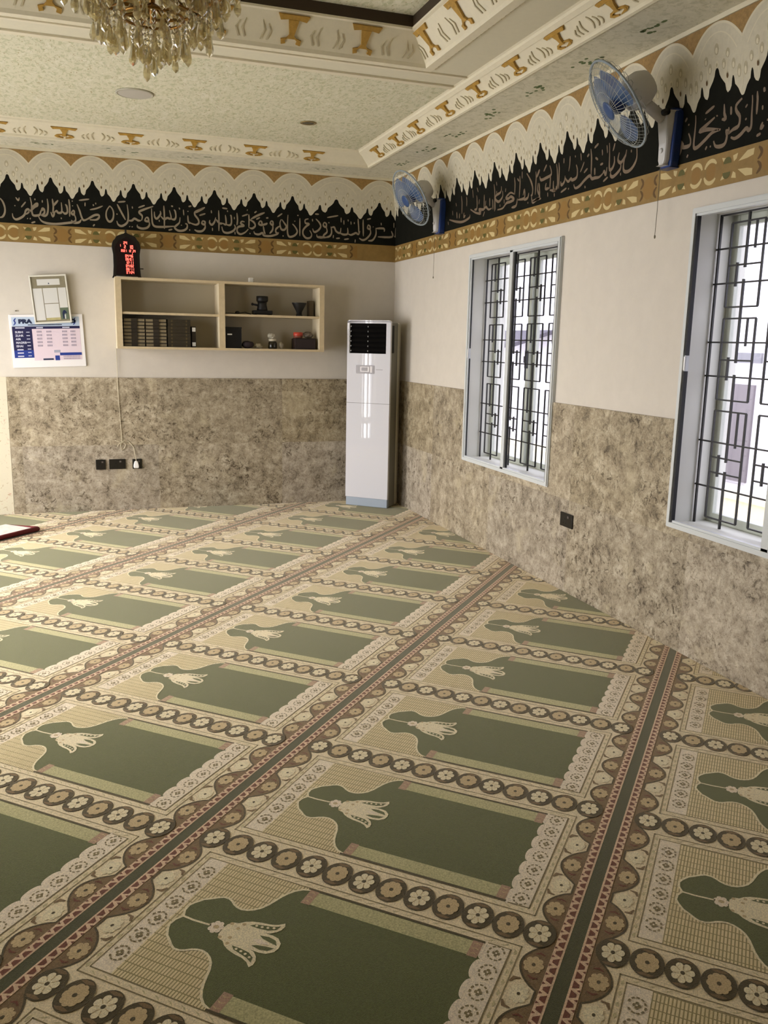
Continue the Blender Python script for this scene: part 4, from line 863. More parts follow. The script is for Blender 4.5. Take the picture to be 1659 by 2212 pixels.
# ------------------------------------------------------------ wall shelf and what stands in it
M_WOODF = mat('pale_wood_edge', (196, 177, 142), 0.55, var=0.08, scale=18); M_SHELF = mat('cream_laminate', (198, 184, 154), 0.55)
SX0, SX1, SD, SZ0, SZ1 = -2.665, -0.795, 0.28, 1.497, 2.108
sh = thing('wall_shelf', 'pale wooden wall shelf of two bays with four compartments above the stone tiles', 'shelf', (0, 0, 0))
def board(nm, x0, x1, z0, z1, d=SD):
    b = MB(); b.box(x0, x1, -d, -0.002, z0, z1, 0); b.box(x0, x1, -d - 0.003, -d, z0, z1, 1); return b.build(nm, [M_SHELF, M_WOODF], sh)
board('side_panel', SX0, SX0 + 0.05, SZ0, SZ1); board('side_panel', SX1 - 0.045, SX1, SZ0, SZ1); board('divider', -1.775, -1.722, SZ0 + 0.02, SZ1 - 0.022)
board('top_board', SX0 + 0.05, SX1 - 0.045, SZ1 - 0.022, SZ1); board('bottom_board', SX0 + 0.05, SX1 - 0.045, SZ0, SZ0 + 0.02)
board('shelf_board', SX0 + 0.05, -1.775, 1.795, 1.815, SD - 0.01); board('shelf_board', -1.722, SX1 - 0.045, 1.803, 1.823, SD - 0.01)
b = MB(); b.box(SX0 + 0.05, -1.775, -0.008, -0.002, SZ0 + 0.02, SZ1 - 0.022); b.box(-1.722, SX1 - 0.045, -0.008, -0.002, SZ0 + 0.02, SZ1 - 0.022); b.build('back_panel', mat('grey_cream_back', (176, 166, 142), 0.7), sh)

M_COVER = mat('dark_book_cover', (40, 32, 20), 0.5); M_PAGES = mat('dull_page_edges', (128, 114, 86), 0.8, var=0.12, scale=80); M_COVER2 = mat('dark_olive_cover', (46, 38, 22), 0.5, var=0.1)
ordn = ['bottom', 'second', 'third', 'fourth', 'fifth', 'sixth', 'seventh', 'top']
stacks = [(-2.608, 0.184, 'stack against the shelf end panel', 0), (-2.420, 0.184, 'middle one of three stacks', 0), (-2.229, 0.200, 'stack beside the narrow carton', 1)]
proto = {}
for sx, wd, nm, kind in stacks:
    for k in range(8):
        z = SZ0 + 0.0205 + k * 0.0305
        lab = f'{"dark-spined" if kind else "pale-edged"} holy book lying {ordn[k]} in the {nm}'
        if kind in proto:
            copy_thing(proto[kind], (sx + random.uniform(-0.002, 0.002), -0.245 + random.uniform(-0.006, 0.004), z), lab); continue
        bk = thing('book', lab, 'book', (sx, -0.245, z), 0, 'holy books stacked on the wall shelf'); proto[kind] = bk
        b = MB(); b.box(0, wd, 0, 0.16, 0, 0.004); b.box(0, wd, 0, 0.16, 0.026, 0.030)
        if kind: b.box(0, wd, -0.003, 0.0, 0, 0.030)
        else:
            b.box(0.066, wd - 0.066, -0.003, 0.0, 0.0, 0.030)
        b.build('cover', M_COVER2 if kind else M_COVER, bk)
        b = MB(); b.box(0.004, wd - 0.004, 0.004, 0.155, 0.0042, 0.0258); b.build('pages', M_PAGES, bk)
        if kind:
            M_GILT = mat('dull_gilt', (86, 72, 42), 0.5)
            for x in (0.03, wd - 0.042):
                b = MB(); b.box(x, x + 0.012, -0.0038, -0.003, 0.006, 0.024); b.build('spine_band', M_GILT, bk)
bx = thing('paper_carton', 'narrow dark carton with two white labels beside the dark-spined book stack', 'box', (-2.017, -0.23, SZ0 + 0.0205))
b = MB(); b.box(0, 0.038, 0, 0.15, 0, 0.185); b.build('carton', M_COVER, bx, bevel=0.002)
for z0, z1 in ((0.012, 0.045), (0.140, 0.176)):
    b = MB(); b.box(0.004, 0.034, -0.0012, 0, z0, z1); b.build('label_sticker', M_WHITEPL, bx)
ZR1, ZR0 = 1.8235, SZ0 + 0.0205
# upper right compartment
M_BLK = mat('matt_black', (18, 15, 12), 0.5)
g = thing('bench_grinder', 'black hand-cranked grinder with round hopper, between the loose cable and the horn', 'grinder', (-1.355, -0.14, ZR1))
b = MB(); b.box(-0.088, 0.088, -0.05, 0.05, 0.008, 0.042)
for x in (-0.07, 0.07): b.box(x - 0.014, x + 0.014, -0.04, 0.04, 0, 0.008)
b.build('base', M_BLK, g, bevel=0.005)
b = MB(); b.lathe([(0.052, 0.042), (0.046, 0.07), (0.040, 0.095), (0.044, 0.115)], n=16); b.build('column', M_BLK, g, smooth=True)
b = MB(); b.lathe([(0.040, 0.115), (0.055, 0.128), (0.055, 0.170), (0.050, 0.172)], n=16); b.build('hopper', M_BLK, g, smooth=True)
b = MB(); b.tube([(-0.03, 0, 0.088), (-0.085, -0.005, 0.096)], [0.010, 0.008], 8); b.blob(-0.092, -0.005, 0.097, 0.012, 0.012, 0.013); b.build('crank', M_BLK, g, smooth=True)
h = thing('horn_speaker', 'black flared horn standing mouth up beside the hand-cranked grinder', 'speaker', (-1.005, -0.15, ZR1))
b = MB(); b.lathe([(0.026, 0.0), (0.026, 0.035), (0.032, 0.05), (0.068, 0.118), (0.070, 0.124), (0.064, 0.124), (0.03, 0.06)], n=20); b.build('horn', M_BLK, h, smooth=True)
b = MB(); b.lathe([(0.028, 0.0), (0.030, 0.004), (0.030, 0.014), (0.027, 0.016)], n=18); b.build('collar', M_BLK, h, smooth=True)
b = MB(); b.box(-0.022, 0.022, -0.05, 0.05, 0, 0.148); tag(b.build('cardboard_carton', mat('dim_brown_card', (92, 78, 58), 0.7), bevel=0.003, loc=(-0.878, -0.075, ZR1)), 'dull brown upright carton behind the black flared horn', 'box')
b = MB(); b.tube([(-0.07, 0.03, 0.006), (-0.03, -0.02, 0.006), (0.02, 0.01, 0.006), (0.05, -0.02, 0.010), (0.11, 0.0, 0.022), (0.14, 0.01, 0.012), (0.17, 0.0, 0.005)], 0.0045, 6); b.blob(0.04, 0, 0.016, 0.022, 0.02, 0.016)
tag(b.build('coiled_cable', M_BLK, loc=(-1.63, -0.16, ZR1), smooth=True), 'loose black cable with a small plug beside the hand-cranked grinder', 'cable')
# lower right compartment
bb = thing('storage_box', 'tall black plastic box with a white sticker against the shelf divider', 'box', (-1.715, -0.24, ZR0))
b = MB(); b.add([(0, 0, 0), (0.148, 0, 0), (0.148, 0.19, 0), (0, 0.19, 0), (0, 0, 0.185), (0.148, 0, 0.175), (0.148, 0.19, 0.175), (0, 0.19, 0.185)], [(0, 3, 2, 1), (4, 5, 6, 7), (0, 1, 5, 4), (1, 2, 6, 5), (2, 3, 7, 6), (3, 0, 4, 7)]); b.build('body', M_BLACKPL, bb, bevel=0.004)
b = MB(); b.box(0.018, 0.06, -0.0012, 0, 0.118, 0.130); b.build('label_sticker', M_WHITEPL, bb)
b = MB(); b.box(-0.002, 0.150, -0.004, 0.194, 0.176, 0.190); b.build('lid', M_BLACKPL, bb, bevel=0.003)
M_BAG = mat('dark_purple_cloth', (44, 32, 36), 0.8, var=0.2, scale=30)
b = MB(); b.blob(0, 0, 0.034, 0.058, 0.05, 0.035, 0, 14, 8, 0.10); tag(b.build('cloth_bundle', M_BAG, loc=(-1.505, -0.19, ZR0), smooth=True), 'dark purplish cloth bundle beside the black plastic box', 'cloth')
M_CRUM = mat('crumpled_paper', (180, 168, 140), 0.8)
b = MB(); b.blob(0, 0, 0.022, 0.038, 0.03, 0.023, 0, 11, 6, 0.25); tag(b.build('crumpled_paper', M_CRUM, loc=(-1.40, -0.17, ZR0)), 'crumpled pale paper between the cloth bundle and the dark jar', 'paper')
j = thing('storage_jar', 'dark jar with a pale lid between the crumpled papers', 'jar', (-1.265, -0.17, ZR0))
b = MB(); b.lathe([(0.040, 0), (0.043, 0.01), (0.040, 0.055), (0.032, 0.070)], n=16); b.build('body', mat('dark_olive_glass', (34, 30, 18), 0.2), j, smooth=True)
b = MB(); b.lathe([(0.034, 0.070), (0.036, 0.074), (0.036, 0.090), (0.030, 0.092)], n=16); b.build('lid', mat('pale_lid', (190, 182, 160), 0.5), j, smooth=True)
b = MB(); b.blob(0, 0, 0.026, 0.036, 0.028, 0.027, 0, 12, 6, 0.16); tag(b.build('plastic_bag', mat('clear_bag', (196, 190, 172), 0.4, alpha=0.75), loc=(-1.275, -0.165, ZR0 + 0.0925)), 'small crumpled clear bag lying on the jar lid', 'bag')
b = MB(); b.blob(0, 0, 0.032, 0.022, 0.022, 0.033, 0, 10, 6, 0.18); tag(b.build('crumpled_wrapper', mat('grey_wrapper', (150, 140, 118), 0.6), loc=(-1.185, -0.175, ZR0)), 'small crumpled wrapper standing close beside the dark jar', 'wrapper')
b = MB(); b.box(-0.1, 0.1, -0.07, 0.07, 0, 0.098); b.box(-0.092, 0.092, -0.062, 0.062, 0.098, 0.104); tag(b.build('tool_case', mat('dark_maroon_case', (36, 24, 22), 0.45), bevel=0.005, loc=(-0.965, -0.165, ZR0)), 'dark low case carrying a red-lidded tub, against the shelf end panel', 'case')
j = thing('lidded_tub', 'small tub with a red lid on top of the dark low case', 'tub', (-1.02, -0.17, ZR0 + 0.1045))
b = MB(); b.lathe([(0.040, 0), (0.042, 0.012), (0.042, 0.02)], n=18); b.build('tub', mat('tub_red_brown', (120, 62, 44), 0.4), j, smooth=True)
b = MB(); b.lathe([(0.044, 0.02), (0.045, 0.024), (0.045, 0.050), (0.038, 0.054)], n=18); b.build('lid', mat('red_lid', (176, 62, 44), 0.4), j, smooth=True)
b = MB(); b.blob(0, 0, 0.03, 0.05, 0.04, 0.031, 0, 12, 6, 0.12); tag(b.build('plastic_bag', mat('smoky_bag', (112, 100, 86), 0.35, alpha=0.7), loc=(-0.922, -0.165, ZR0 + 0.1045)), 'smoky plastic bag on the dark low case, beside the red-lidded tub', 'bag')
ad = thing('white_adapter', 'small white plug adapter standing on top of the wall shelf', 'adapter', (-1.463, -0.16, SZ1))
b = MB(); b.box(-0.022, 0.022, -0.02, 0.02, 0, 0.048); b.build('body', M_WHITEPL, ad, bevel=0.008)
b = MB(); b.box(0.022, 0.030, -0.004, 0.004, 0.012, 0.016); b.box(0.022, 0.030, -0.004, 0.004, 0.03, 0.034); b.build('prong', mat('dull_brass', (150, 130, 80), 0.4, metal=0.8), ad)

# ------------------------------------------------------------ mosque clock on the shelf
ck = thing('digital_clock', 'black arched prayer-time clock with red digits standing on the wall shelf', 'clock', (-2.553, -0.10, SZ1))
M_CKB = mat('clock_black', (22, 17, 12), 0.35); M_CKS = mat('clock_screen', (30, 20, 20), 0.15); M_LED = mat('red_led', (255, 104, 88), 0.5, emit=2.8)
half = [(0.118, 0.018), (0.112, 0.10), (0.112, 0.20), (0.122, 0.26), (0.118, 0.292), (0.108, 0.315), (0.094, 0.328), (0.080, 0.352), (0.056, 0.364), (0.034, 0.372), (0.016, 0.378), (0.0, 0.396)]
out = half + [(-x, z) for x, z in reversed(half[:-1])]
b = MB(); b.prism([(x, -0.02, z) for x, z in out], (0, 0.04, 0)); b.build('case', M_CKB, ck, bevel=0.003)
b = MB(); sc = [(x * 0.78, 0.03 + (z - 0.018) * 0.86) for x, z in out]; b.prism([(x, -0.024, z) for x, z in sc], (0, 0.004, 0)); b.build('screen', M_CKS, ck)
for sg in (-1, 1):
    b = MB(); b.prism([(sg * 0.118, -0.02, 0.02), (sg * 0.128, -0.02, 0.0), (sg * 0.105, -0.02, 0.0), (sg * 0.088, -0.02, 0.02)], (0, 0.04, 0)); b.build('foot', M_CKB, ck)
b = MB(); b.lathe([(0.006, 0.395), (0.010, 0.402), (0.003, 0.412)], n=10); b.build('finial', M_CKB, ck)
b = MB(); b.box(0.112, 0.142, -0.004, 0.004, 0.082, 0.090); b.build('aerial_stub', M_CKB, ck)
SEG = {'0': 'abcdef', '1': 'bc', '2': 'abged', '3': 'abgcd', '4': 'fgbc', '5': 'afgcd', '6': 'afgedc', '7': 'abc', '8': 'abcdefg', '9': 'abfgcd', ' ': '', ':': ':', '.': '.'}
def digits(b, s_, x, z, hh, ww, gap):
    t = hh * 0.14
    for ch in s_:
        for g_ in SEG[ch]:
            if g_ == ':':
                for zz in (0.3, 0.7): b.box(x + ww * 0.2, x + ww * 0.2 + t, -0.0262, -0.0245, z + hh * zz, z + hh * zz + t * 1.4)
            elif g_ == '.': b.box(x, x + t, -0.0262, -0.0245, z, z + t)
            else:
                r_ = {'a': (0, ww, hh - t, hh), 'g': (0, ww, hh / 2 - t / 2, hh / 2 + t / 2), 'd': (0, ww, 0, t), 'f': (0, t, hh / 2, hh), 'b': (ww - t, ww, hh / 2, hh), 'e': (0, t, 0, hh / 2), 'c': (ww - t, ww, 0, hh / 2)}[g_]
                b.box(x + r_[0], x + r_[1], -0.0262, -0.0245, z + r_[2], z + r_[3])
        x += (ww * 0.7 if ch in ':.' else ww + gap)
rows_ = [('24', -0.022, 0.304, 0.024, 0.013, 0.004), ('1', -0.056, 0.283, 0.020, 0.010, 0.003), ('2', -0.018, 0.270, 0.026, 0.014, 0.004), ('10', 0.022, 0.268, 0.030, 0.015, 0.005), ('2021 12 24', -0.045, 0.240, 0.020, 0.0095, 0.003), ('1', 0.042, 0.220, 0.018, 0.009, 0.003),
         ('04:46', -0.010, 0.196, 0.022, 0.0115, 0.0035), ('06:01', -0.009, 0.168, 0.022, 0.0115, 0.0035), ('12:11', -0.008, 0.140, 0.022, 0.0115, 0.0035), ('04:02', -0.007, 0.112, 0.022, 0.0115, 0.0035), ('06:11', -0.006, 0.084, 0.022, 0.0115, 0.0035), ('07:24', -0.005, 0.056, 0.022, 0.0115, 0.0035)]
for s_, x, z, hh, ww, gp in rows_:
    b = MB(); digits(b, s_, x, z - 0.018, hh, ww, gp); b.build('digit_row', M_LED, ck)

# ------------------------------------------------------------ timetable board and the framed print hung over it
M_BOARD = mat('white_board', (226, 222, 220), 0.45); M_NAVY = mat('navy_print', (24, 22, 66), 0.5); M_BLUE = mat('blue_print', (30, 52, 130), 0.5); M_PALEB = mat('pale_blue_print', (176, 190, 208), 0.5); M_INK = mat('dark_blue_ink', (22, 34, 66), 0.5); M_PINKP = mat('pale_lilac_print', (214, 196, 204), 0.5); M_GREYP = mat('grey_print', (158, 158, 172), 0.5)
BW, BH = 0.606, 0.456
tb = thing('timetable_board', 'white prayer timetable board with blue table behind the framed print', 'sign', (-3.532, -0.012, 1.310)); tb.rotation_euler = (0, math.radians(-2.2), 0)
b = MB(); b.box(0, BW, 0, 0.010, 0, BH); b.build('board', M_BOARD, tb, bevel=0.003)
b = MB(); b.box(0.02, 0.575, -0.001, 0.0, 0.355, 0.435); b.build('header_panel', M_PALEB, tb)
b = MB(); b.box(0.018, 0.575, -0.0015, 0.0, 0.332, 0.354, 0)
b.box(0.018, 0.178, -0.0014, 0.0, 0.150, 0.332, 0); b.box(0.018, 0.178, -0.0014, 0.0, 0.085, 0.150, 1)
b.box(0.178, 0.575, -0.001, 0.0, 0.06, 0.332, 2)
b.box(0.345, 0.398, -0.0014, 0.0, 0.125, 0.148, 3); b.box(0.392, 0.575, -0.0018, 0.0, 0.10, 0.124, 1); b.box(0.350, 0.388, -0.0014, 0.0, 0.058, 0.100, 1)
b.build('table_print', [M_NAVY, M_BLUE, M_PINKP, M_GREYP], tb)
def letter(b, s_, x, z, size, y=-0.0026, m=0, bold=0.0):
    vs, fs = text_geo(s_, size); b.add([(x + vx * (1 + bold), y, z + vy) for vx, vy, _ in vs], fs, m)
BOLD = 0.0035
b = MB(); letter(b, 'PRA', 0.075, 0.382, 0.046, -0.0026, 0, 0.3)
letter(b, 'D', 0.505, 0.382, 0.045, -0.0026, 0, 0.2)
BOLD = 0.0008
for sx in (0.045, 0.535):
    for q in ribbon(smooth_line([(sx - 0.012, 0.365), (sx + 0.004, 0.385), (sx - 0.004, 0.405), (sx + 0.010, 0.425)]), 0.010): b.poly([(x, -0.0026, z) for x, z in q], 1)
for k in range(28):   # second header line, too small to read: dashes
    b.box(0.15 + 0.010 * k, 0.15 + 0.010 * k + 0.007, -0.0026, -0.0015, 0.363, 0.371, 0)
b.build('lettering', [M_INK, M_BLUE], tb)
b = MB()
for i, nm in enumerate(('SUBHI', 'ZUHR', 'ASR', 'MAGRIB', 'ISHAI')): letter(b, nm, 0.040, 0.298 - 0.030 * i, 0.024, -0.0026, 0)
for i in range(3): b.box(0.045, 0.095, -0.0026, -0.0015, 0.150 - 0.028 * i, 0.160 - 0.028 * i, 0)
for i in range(8): b.box(0.130, 0.158, -0.0026, -0.0015, 0.302 - 0.029 * i, 0.308 - 0.029 * i, 0)
b.box(0.045, 0.12, -0.0026, -0.0015, 0.338, 0.347); b.box(0.215, 0.27, -0.0026, -0.0015, 0.338, 0.347); b.box(0.43, 0.49, -0.0026, -0.0015, 0.338, 0.347)
b.build('pale_lettering', mat('white_print', (200, 200, 214), 0.5), tb)
M_FIGS = mat('grey_lilac_ink', (160, 150, 164), 0.5)
for i in range(5):
    b = MB()
    for x in (0.215, 0.295, 0.425, 0.495):
        for k in range(4):
            b.box(x + 0.011 * k, x + 0.011 * k + 0.0075, -0.0024, -0.0012, 0.300 - 0.030 * i, 0.316 - 0.030 * i)
    b.build('figure_row', M_FIGS, tb)
for i in range(2):
    b = MB()
    for k in range(11): b.box(0.42 + 0.013 * k, 0.42 + 0.013 * k + 0.008, -0.0024, -0.0012, 0.066 + 0.018 * i, 0.078 + 0.018 * i)
    b.build('figure_row', M_FIGS, tb)
b = MB(); b.box(0.25, 0.335, -0.0026, -0.0012, 0.062, 0.076); b.build('footer_print', M_INK, tb)

pr = thing('framed_print', 'tilted framed print with white panels hanging over the timetable board', 'picture', (-3.336, -0.040, 1.690)); pr.rotation_euler = (0, math.radians(-4.6), 0)
PW_, PH_ = 0.306, 0.412
b = MB()
for x0, x1, z0, z1 in ((0, PW_, 0, 0.016), (0, PW_, PH_ - 0.014, PH_), (0, 0.012, 0.016, PH_ - 0.014), (PW_ - 0.012, PW_, 0.016, PH_ - 0.014)): b.box(x0, x1, -0.008, 0.012, z0, z1)
b.build('frame', mat('white_grey_frame', (214, 210, 196), 0.4), pr, bevel=0.002)
M_PTAUPE = mat('taupe_print', (132, 124, 100), 0.5, var=0.08); M_PW = mat('print_white', (206, 204, 198), 0.45); M_PLINE = mat('print_olive_line', (104, 98, 74), 0.5); M_PGREEN = mat('print_green_grey', (92, 104, 84), 0.5); M_PYEL = mat('print_straw', (176, 166, 116), 0.5, var=0.1)
b = MB(); Y = -0.001
b.box(0.012, PW_ - 0.012, Y, 0.004, 0.016, PH_ - 0.014, 0)
b.box(0.06, PW_ - 0.06, Y - 0.001, Y, 0.325, 0.376, 1)
b.prism([(0.148, Y - 0.0014, 0.334), (0.162, Y - 0.0014, 0.334), (0.154, Y - 0.0014, 0.348)], (0, 0.0005, 0), 3)
for x0, x1, z0, z1, m in ((0.018, 0.094, 0.030, 0.300, 1), (0.100, 0.216, 0.172, 0.300, 1), (0.100, 0.216, 0.048, 0.166, 1), (0.100, 0.216, 0.028, 0.048, 4), (0.222, 0.288, 0.230, 0.300, 1), (0.222, 0.288, 0.130, 0.230, 1), (0.222, 0.288, 0.030, 0.130, 2)): b.box(x0, x1, Y - 0.001, Y, z0, z1, m)
b.poly([(0.238, Y - 0.0016, 0.035), (0.236, Y - 0.0016, 0.085), (0.245, Y - 0.0016, 0.105), (0.257, Y - 0.0016, 0.110), (0.270, Y - 0.0016, 0.095), (0.276, Y - 0.0016, 0.075), (0.268, Y - 0.0016, 0.080), (0.258, Y - 0.0016, 0.084), (0.250, Y - 0.0016, 0.070), (0.249, Y - 0.0016, 0.035)], 3)
b.poly([(0.252, Y - 0.0016, 0.034), (0.254, Y - 0.0016, 0.070), (0.262, Y - 0.0016, 0.074), (0.262, Y - 0.0016, 0.034)], 1)
b.build('print', [M_PTAUPE, M_PW, M_PGREEN, M_INK, M_PYEL], pr)
for x in (-3.488, -3.048):
    b = MB(); b.tube([(x, -0.001, 1.80 if x < -3.2 else 1.812), (x, -0.016, 1.80 if x < -3.2 else 1.812)], 0.006, 8)
    tag(b.build('screw_hook', mat('dull_steel', (128, 120, 104), 0.4, metal=0.6)), 'small steel screw above the timetable board, %s' % ('away from the wooden shelf' if x < -3.2 else 'on its side facing the shelf'), 'screw')

# ------------------------------------------------------------ sockets, plug and its cable
M_SOCK = mat('black_socket', (20, 17, 13), 0.3)
def socket(lab, x, z, wd, side='back', y=0):
    s_ = thing('wall_socket', lab, 'socket', (x, -0.012, z) if side == 'back' else (-0.012, y, z), 0 if side == 'back' else -PI / 2)
    b = MB(); b.box(-wd / 2, wd / 2, -0.010, 0.0, -0.046, 0.046); b.build('face_plate', M_SOCK, s_, bevel=0.003)
    b = MB(); b.box(wd * 0.18 - 0.008, wd * 0.18 + 0.008, -0.0135, -0.010, 0.016, 0.030); b.build('rocker_switch', mat('grey_switch', (96, 88, 82), 0.4), s_)
    b = MB()
    for q in ((-0.004, 0.004, 0.002, 0.014), (-0.020, -0.008, -0.022, -0.016), (0.008, 0.020, -0.022, -0.016)):
        b.box(q[0] - wd * 0.1, q[1] - wd * 0.1, -0.0104, -0.0099, q[2], q[3])
    b.build('pin_slots', M_GASKET, s_)
    return s_
socket('single black socket without a plug beside the wide double socket', -2.842, 0.438, 0.086)
socket('wide black double socket between two single sockets on the back wall', -2.695, 0.440, 0.146)
socket('black socket with a white plug in it on the back wall tiles', -2.518, 0.438, 0.086)
socket('lone black socket in the tiles between the two windows', 0, 0.485, 0.150, 'right', -3.49)
pc = thing('power_lead', 'thin white lead knotted halfway down the back wall tiles, with its plug', 'cable', (0, 0, 0))
b = MB(); vs = [(0.020, 0.0), (0.024, 0.010), (0.024, 0.028), (0.017, 0.055), (0.010, 0.068)]
b.prism([(-2.528 + x, -0.050, 0.400 + z) for x, z in vs] + [(-2.528 - x, -0.050, 0.400 + z) for x, z in reversed(vs)], (0, 0.027, 0)); b.build('plug', M_WHITEPL, pc, bevel=0.006)
lead = [(-2.665, -0.010, 1.497), (-2.665, -0.016, 1.24), (-2.667, -0.018, 1.18), (-2.662, -0.018, 1.0), (-2.655, -0.017, 0.85), (-2.650, -0.018, 0.715), (-2.648, -0.018, 0.655), (-2.655, -0.02, 0.636), (-2.660, -0.018, 0.61), (-2.652, -0.018, 0.568), (-2.628, -0.018, 0.585), (-2.615, -0.018, 0.615), (-2.625, -0.02, 0.636), (-2.650, -0.022, 0.64), (-2.63, -0.02, 0.655), (-2.595, -0.018, 0.652), (-2.565, -0.018, 0.62), (-2.545, -0.018, 0.592), (-2.538, -0.02, 0.54), (-2.530, -0.03, 0.49), (-2.528, -0.037, 0.468)]
b = MB(); b.tube(lead, 0.0028, 6); b.build('lead', mat('white_flex', (206, 196, 168), 0.5), pc, smooth=True)
b = MB(); b.tube([(-2.648, -0.02, 0.645), (-2.68, -0.02, 0.652), (-2.71, -0.018, 0.660)], 0.0026, 6); b.tube([(-2.652, -0.02, 0.640), (-2.682, -0.018, 0.62), (-2.690, -0.018, 0.596)], 0.0026, 6); b.build('loose_end', MATS['white_flex'], pc, smooth=True)

# ------------------------------------------------------------ maroon-edged rug at the left (imam's place)
rg = thing('imam_rug', 'pale rug with a thick maroon edge near the back wall', 'rug', (-3.372, -0.812, 0.0095), KA)
b = MB(); b.box(-0.80, -0.02, 0.02, 0.33, 0, 0.030); b.build('pile', mat('pale_grey_rug', (186, 179, 174), 0.95, var=0.18, scale=22, sheen=0.3), rg, bevel=0.008)
b = MB(); b.tube([(-0.80, 0.0, 0.018), (-0.30, 0.002, 0.020), (0.0, 0.0, 0.020), (0.004, 0.16, 0.016), (0.0, 0.35, 0.012), (-0.4, 0.352, 0.010), (-0.80, 0.35, 0.010)], [0.019, 0.019, 0.021, 0.014, 0.010, 0.009, 0.009], 8); b.build('edge_binding', mat('maroon_binding', (92, 22, 24), 0.9, var=0.3, scale=60), rg, smooth=True)['label'] = 'thick maroon edge'

# ------------------------------------------------------------ ceiling speaker and downlight
sp = thing('ceiling_speaker', 'round pale ceiling speaker beyond the chandelier', 'speaker', (-2.535, -1.645, ZC))
b = MB(); b.lathe([(0.13, 0.0), (0.13, -0.006), (0.118, -0.010), (0.116, -0.007)], n=32); b.build('bezel', mat('speaker_bezel', (176, 170, 150), 0.5), sp, smooth=True)
b = MB(); b.lathe([(0.116, -0.005), (0.116, -0.007), (0.0, -0.011)], n=32); b.build('grille', mat('speaker_mesh', (186, 180, 166), 0.6), sp)
dl = thing('downlight', 'small dark recessed downlight in the papered ceiling', 'lamp', (-1.221, -1.342, ZC))
b = MB(); b.lathe([(0.062, 0.0), (0.062, -0.006), (0.048, -0.008), (0.046, 0.0)], n=24); b.build('bezel', mat('brass_bezel', (150, 132, 92), 0.4, metal=0.5), dl, smooth=True)
b = MB(); b.lathe([(0.044, -0.002), (0.044, -0.004), (0.0, -0.006)], n=20); b.build('lens', mat('unlit_lens', (62, 58, 44), 0.2), dl)

# ------------------------------------------------------------ crystal chandelier hanging in the tray
M_CRYS = mat('smoky_amber_crystal', (230, 213, 160), 0.05, trans=0.8, ior=1.25, spec=0.9, alpha=0.75, coat=0.5); M_BRASS = mat('aged_brass', (140, 100, 44), 0.35, metal=0.85)
ch = thing('chandelier', 'amber crystal chandelier hanging from the ceiling tray with brass rings', 'chandelier', (-2.635, -4.45, 0.045))
b = MB(); b.lathe([(0.09, ZT - 0.045), (0.09, ZT - 0.065), (0.03, ZT - 0.09)], n=24); b.build('canopy', M_BRASS, ch, smooth=True)
b = MB(); b.tube([(0, 0, ZT - 0.085), (0, 0, 2.78)], 0.011, 10); b.build('stem', M_BRASS, ch, smooth=True)
rings = [(0.335, 3.02, 0.010), (0.290, 2.93, 0.008), (0.205, 2.86, 0.007), (0.12, 2.80, 0.006)]
for R_, z, th in rings:
    b = MB(); b.tube([(R_ * math.cos(a), R_ * math.sin(a), z) for a in [2 * PI * j / 40 for j in range(40)]], th, 8, 0, closed=True)
    for k in range(6):
        a = 2 * PI * k / 6 + R_ * 7; b.tube([(0.01 * math.cos(a), 0.01 * math.sin(a), z + 0.05), (R_ * 0.5 * math.cos(a), R_ * 0.5 * math.sin(a), z + 0.02), (R_ * math.cos(a), R_ * math.sin(a), z)], 0.004, 6)
    b.build('ring', M_BRASS, ch, smooth=True)
for k in range(8):
    a = 2 * PI * k / 8 + 0.2
    b = MB(); b.lathe([(0.035, 3.03), (0.05, 3.045), (0.03, 3.06), (0.014, 3.065), (0.014, 3.15), (0.004, 3.17)], 0.30 * math.cos(a), 0.30 * math.sin(a), 12); b.build('candle_cup', M_BRASS, ch, smooth=True)
def drop_geo(L, r):
    b = MB(); b.lathe([(r * 0.12, 0.0), (r * 0.5, -L * 0.18), (r * 0.72, -L * 0.42), (r, -L * 0.70), (r * 0.8, -L * 0.86), (r * 0.05, -L)], n=6); return b
dmesh = []
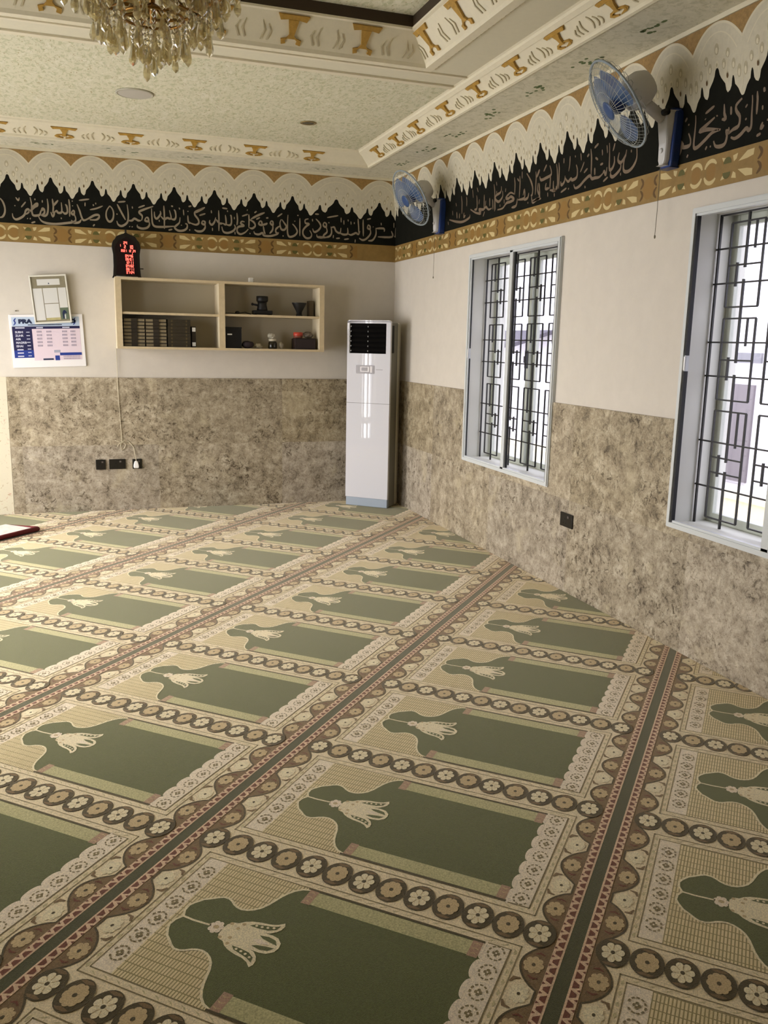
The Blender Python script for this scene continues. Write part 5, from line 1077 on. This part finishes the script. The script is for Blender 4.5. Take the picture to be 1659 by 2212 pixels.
for L, r in ((0.085, 0.018), (0.075, 0.016), (0.10, 0.017)):
    o = drop_geo(L, r).build('crystal_drop', M_CRYS, ch); dmesh.append((o.data, L)); bpy.data.objects.remove(o)
random.seed(11)
specs = [(0.335, 3.02, 20, 0.085), (0.29, 2.94, 17, 0.07), (0.25, 2.91, 14, 0.09), (0.205, 2.87, 14, 0.09), (0.165, 2.85, 12, 0.10), (0.12, 2.81, 11, 0.085), (0.06, 2.79, 7, 0.09), (0.0, 2.79, 1, 0.10)]
for R_, z, n, drop in specs:
    for k in range(n):
        a = 2 * PI * (k + random.uniform(-0.3, 0.3)) / n; x, y = R_ * math.cos(a), R_ * math.sin(a); dd = drop * random.uniform(0.35, 1.25)
        b = MB(); zz = z - 0.008; q = 0
        while zz > z - dd:
            r_ = random.uniform(0.008, 0.0125); b.lathe([(0.001, zz), (r_, zz - r_), (0.001, zz - 2 * r_)], x, y, 6); zz -= 2.1 * r_
        st = b.build('bead_strand', M_CRYS, ch)
        me, L = random.choice(dmesh); d = bpy.data.objects.new('crystal_drop', me); C.objects.link(d); d.parent = st; d.location = (x, y, zz); d.rotation_euler = (random.uniform(-0.06, 0.06), random.uniform(-0.06, 0.06), random.random() * 3)
# flat crystal plaques between the rings
for R_, z, n in ((0.325, 3.005, 30), (0.285, 2.965, 26), (0.24, 2.925, 22), (0.19, 2.885, 18)):
    for k in range(n):
        a = 2 * PI * (k + random.uniform(0.3, 0.7)) / n; s_ = random.uniform(0.85, 1.2)
        b = MB(); b.M = Matrix.Translation((R_ * math.cos(a), R_ * math.sin(a), z + random.uniform(-0.015, 0.015))) @ Matrix.Rotation(a + random.uniform(-0.5, 0.5), 4, 'Z')
        b.prism([(0, -0.014 * s_, 0.0), (0, 0.014 * s_, 0.0), (0, 0.024 * s_, -0.03 * s_), (0, 0.012 * s_, -0.062 * s_), (0, -0.012 * s_, -0.062 * s_), (0, -0.024 * s_, -0.03 * s_)], (0.008, 0, 0)); b.build('crystal_plaque', M_CRYS, ch)
bpy.context.view_layer.update()
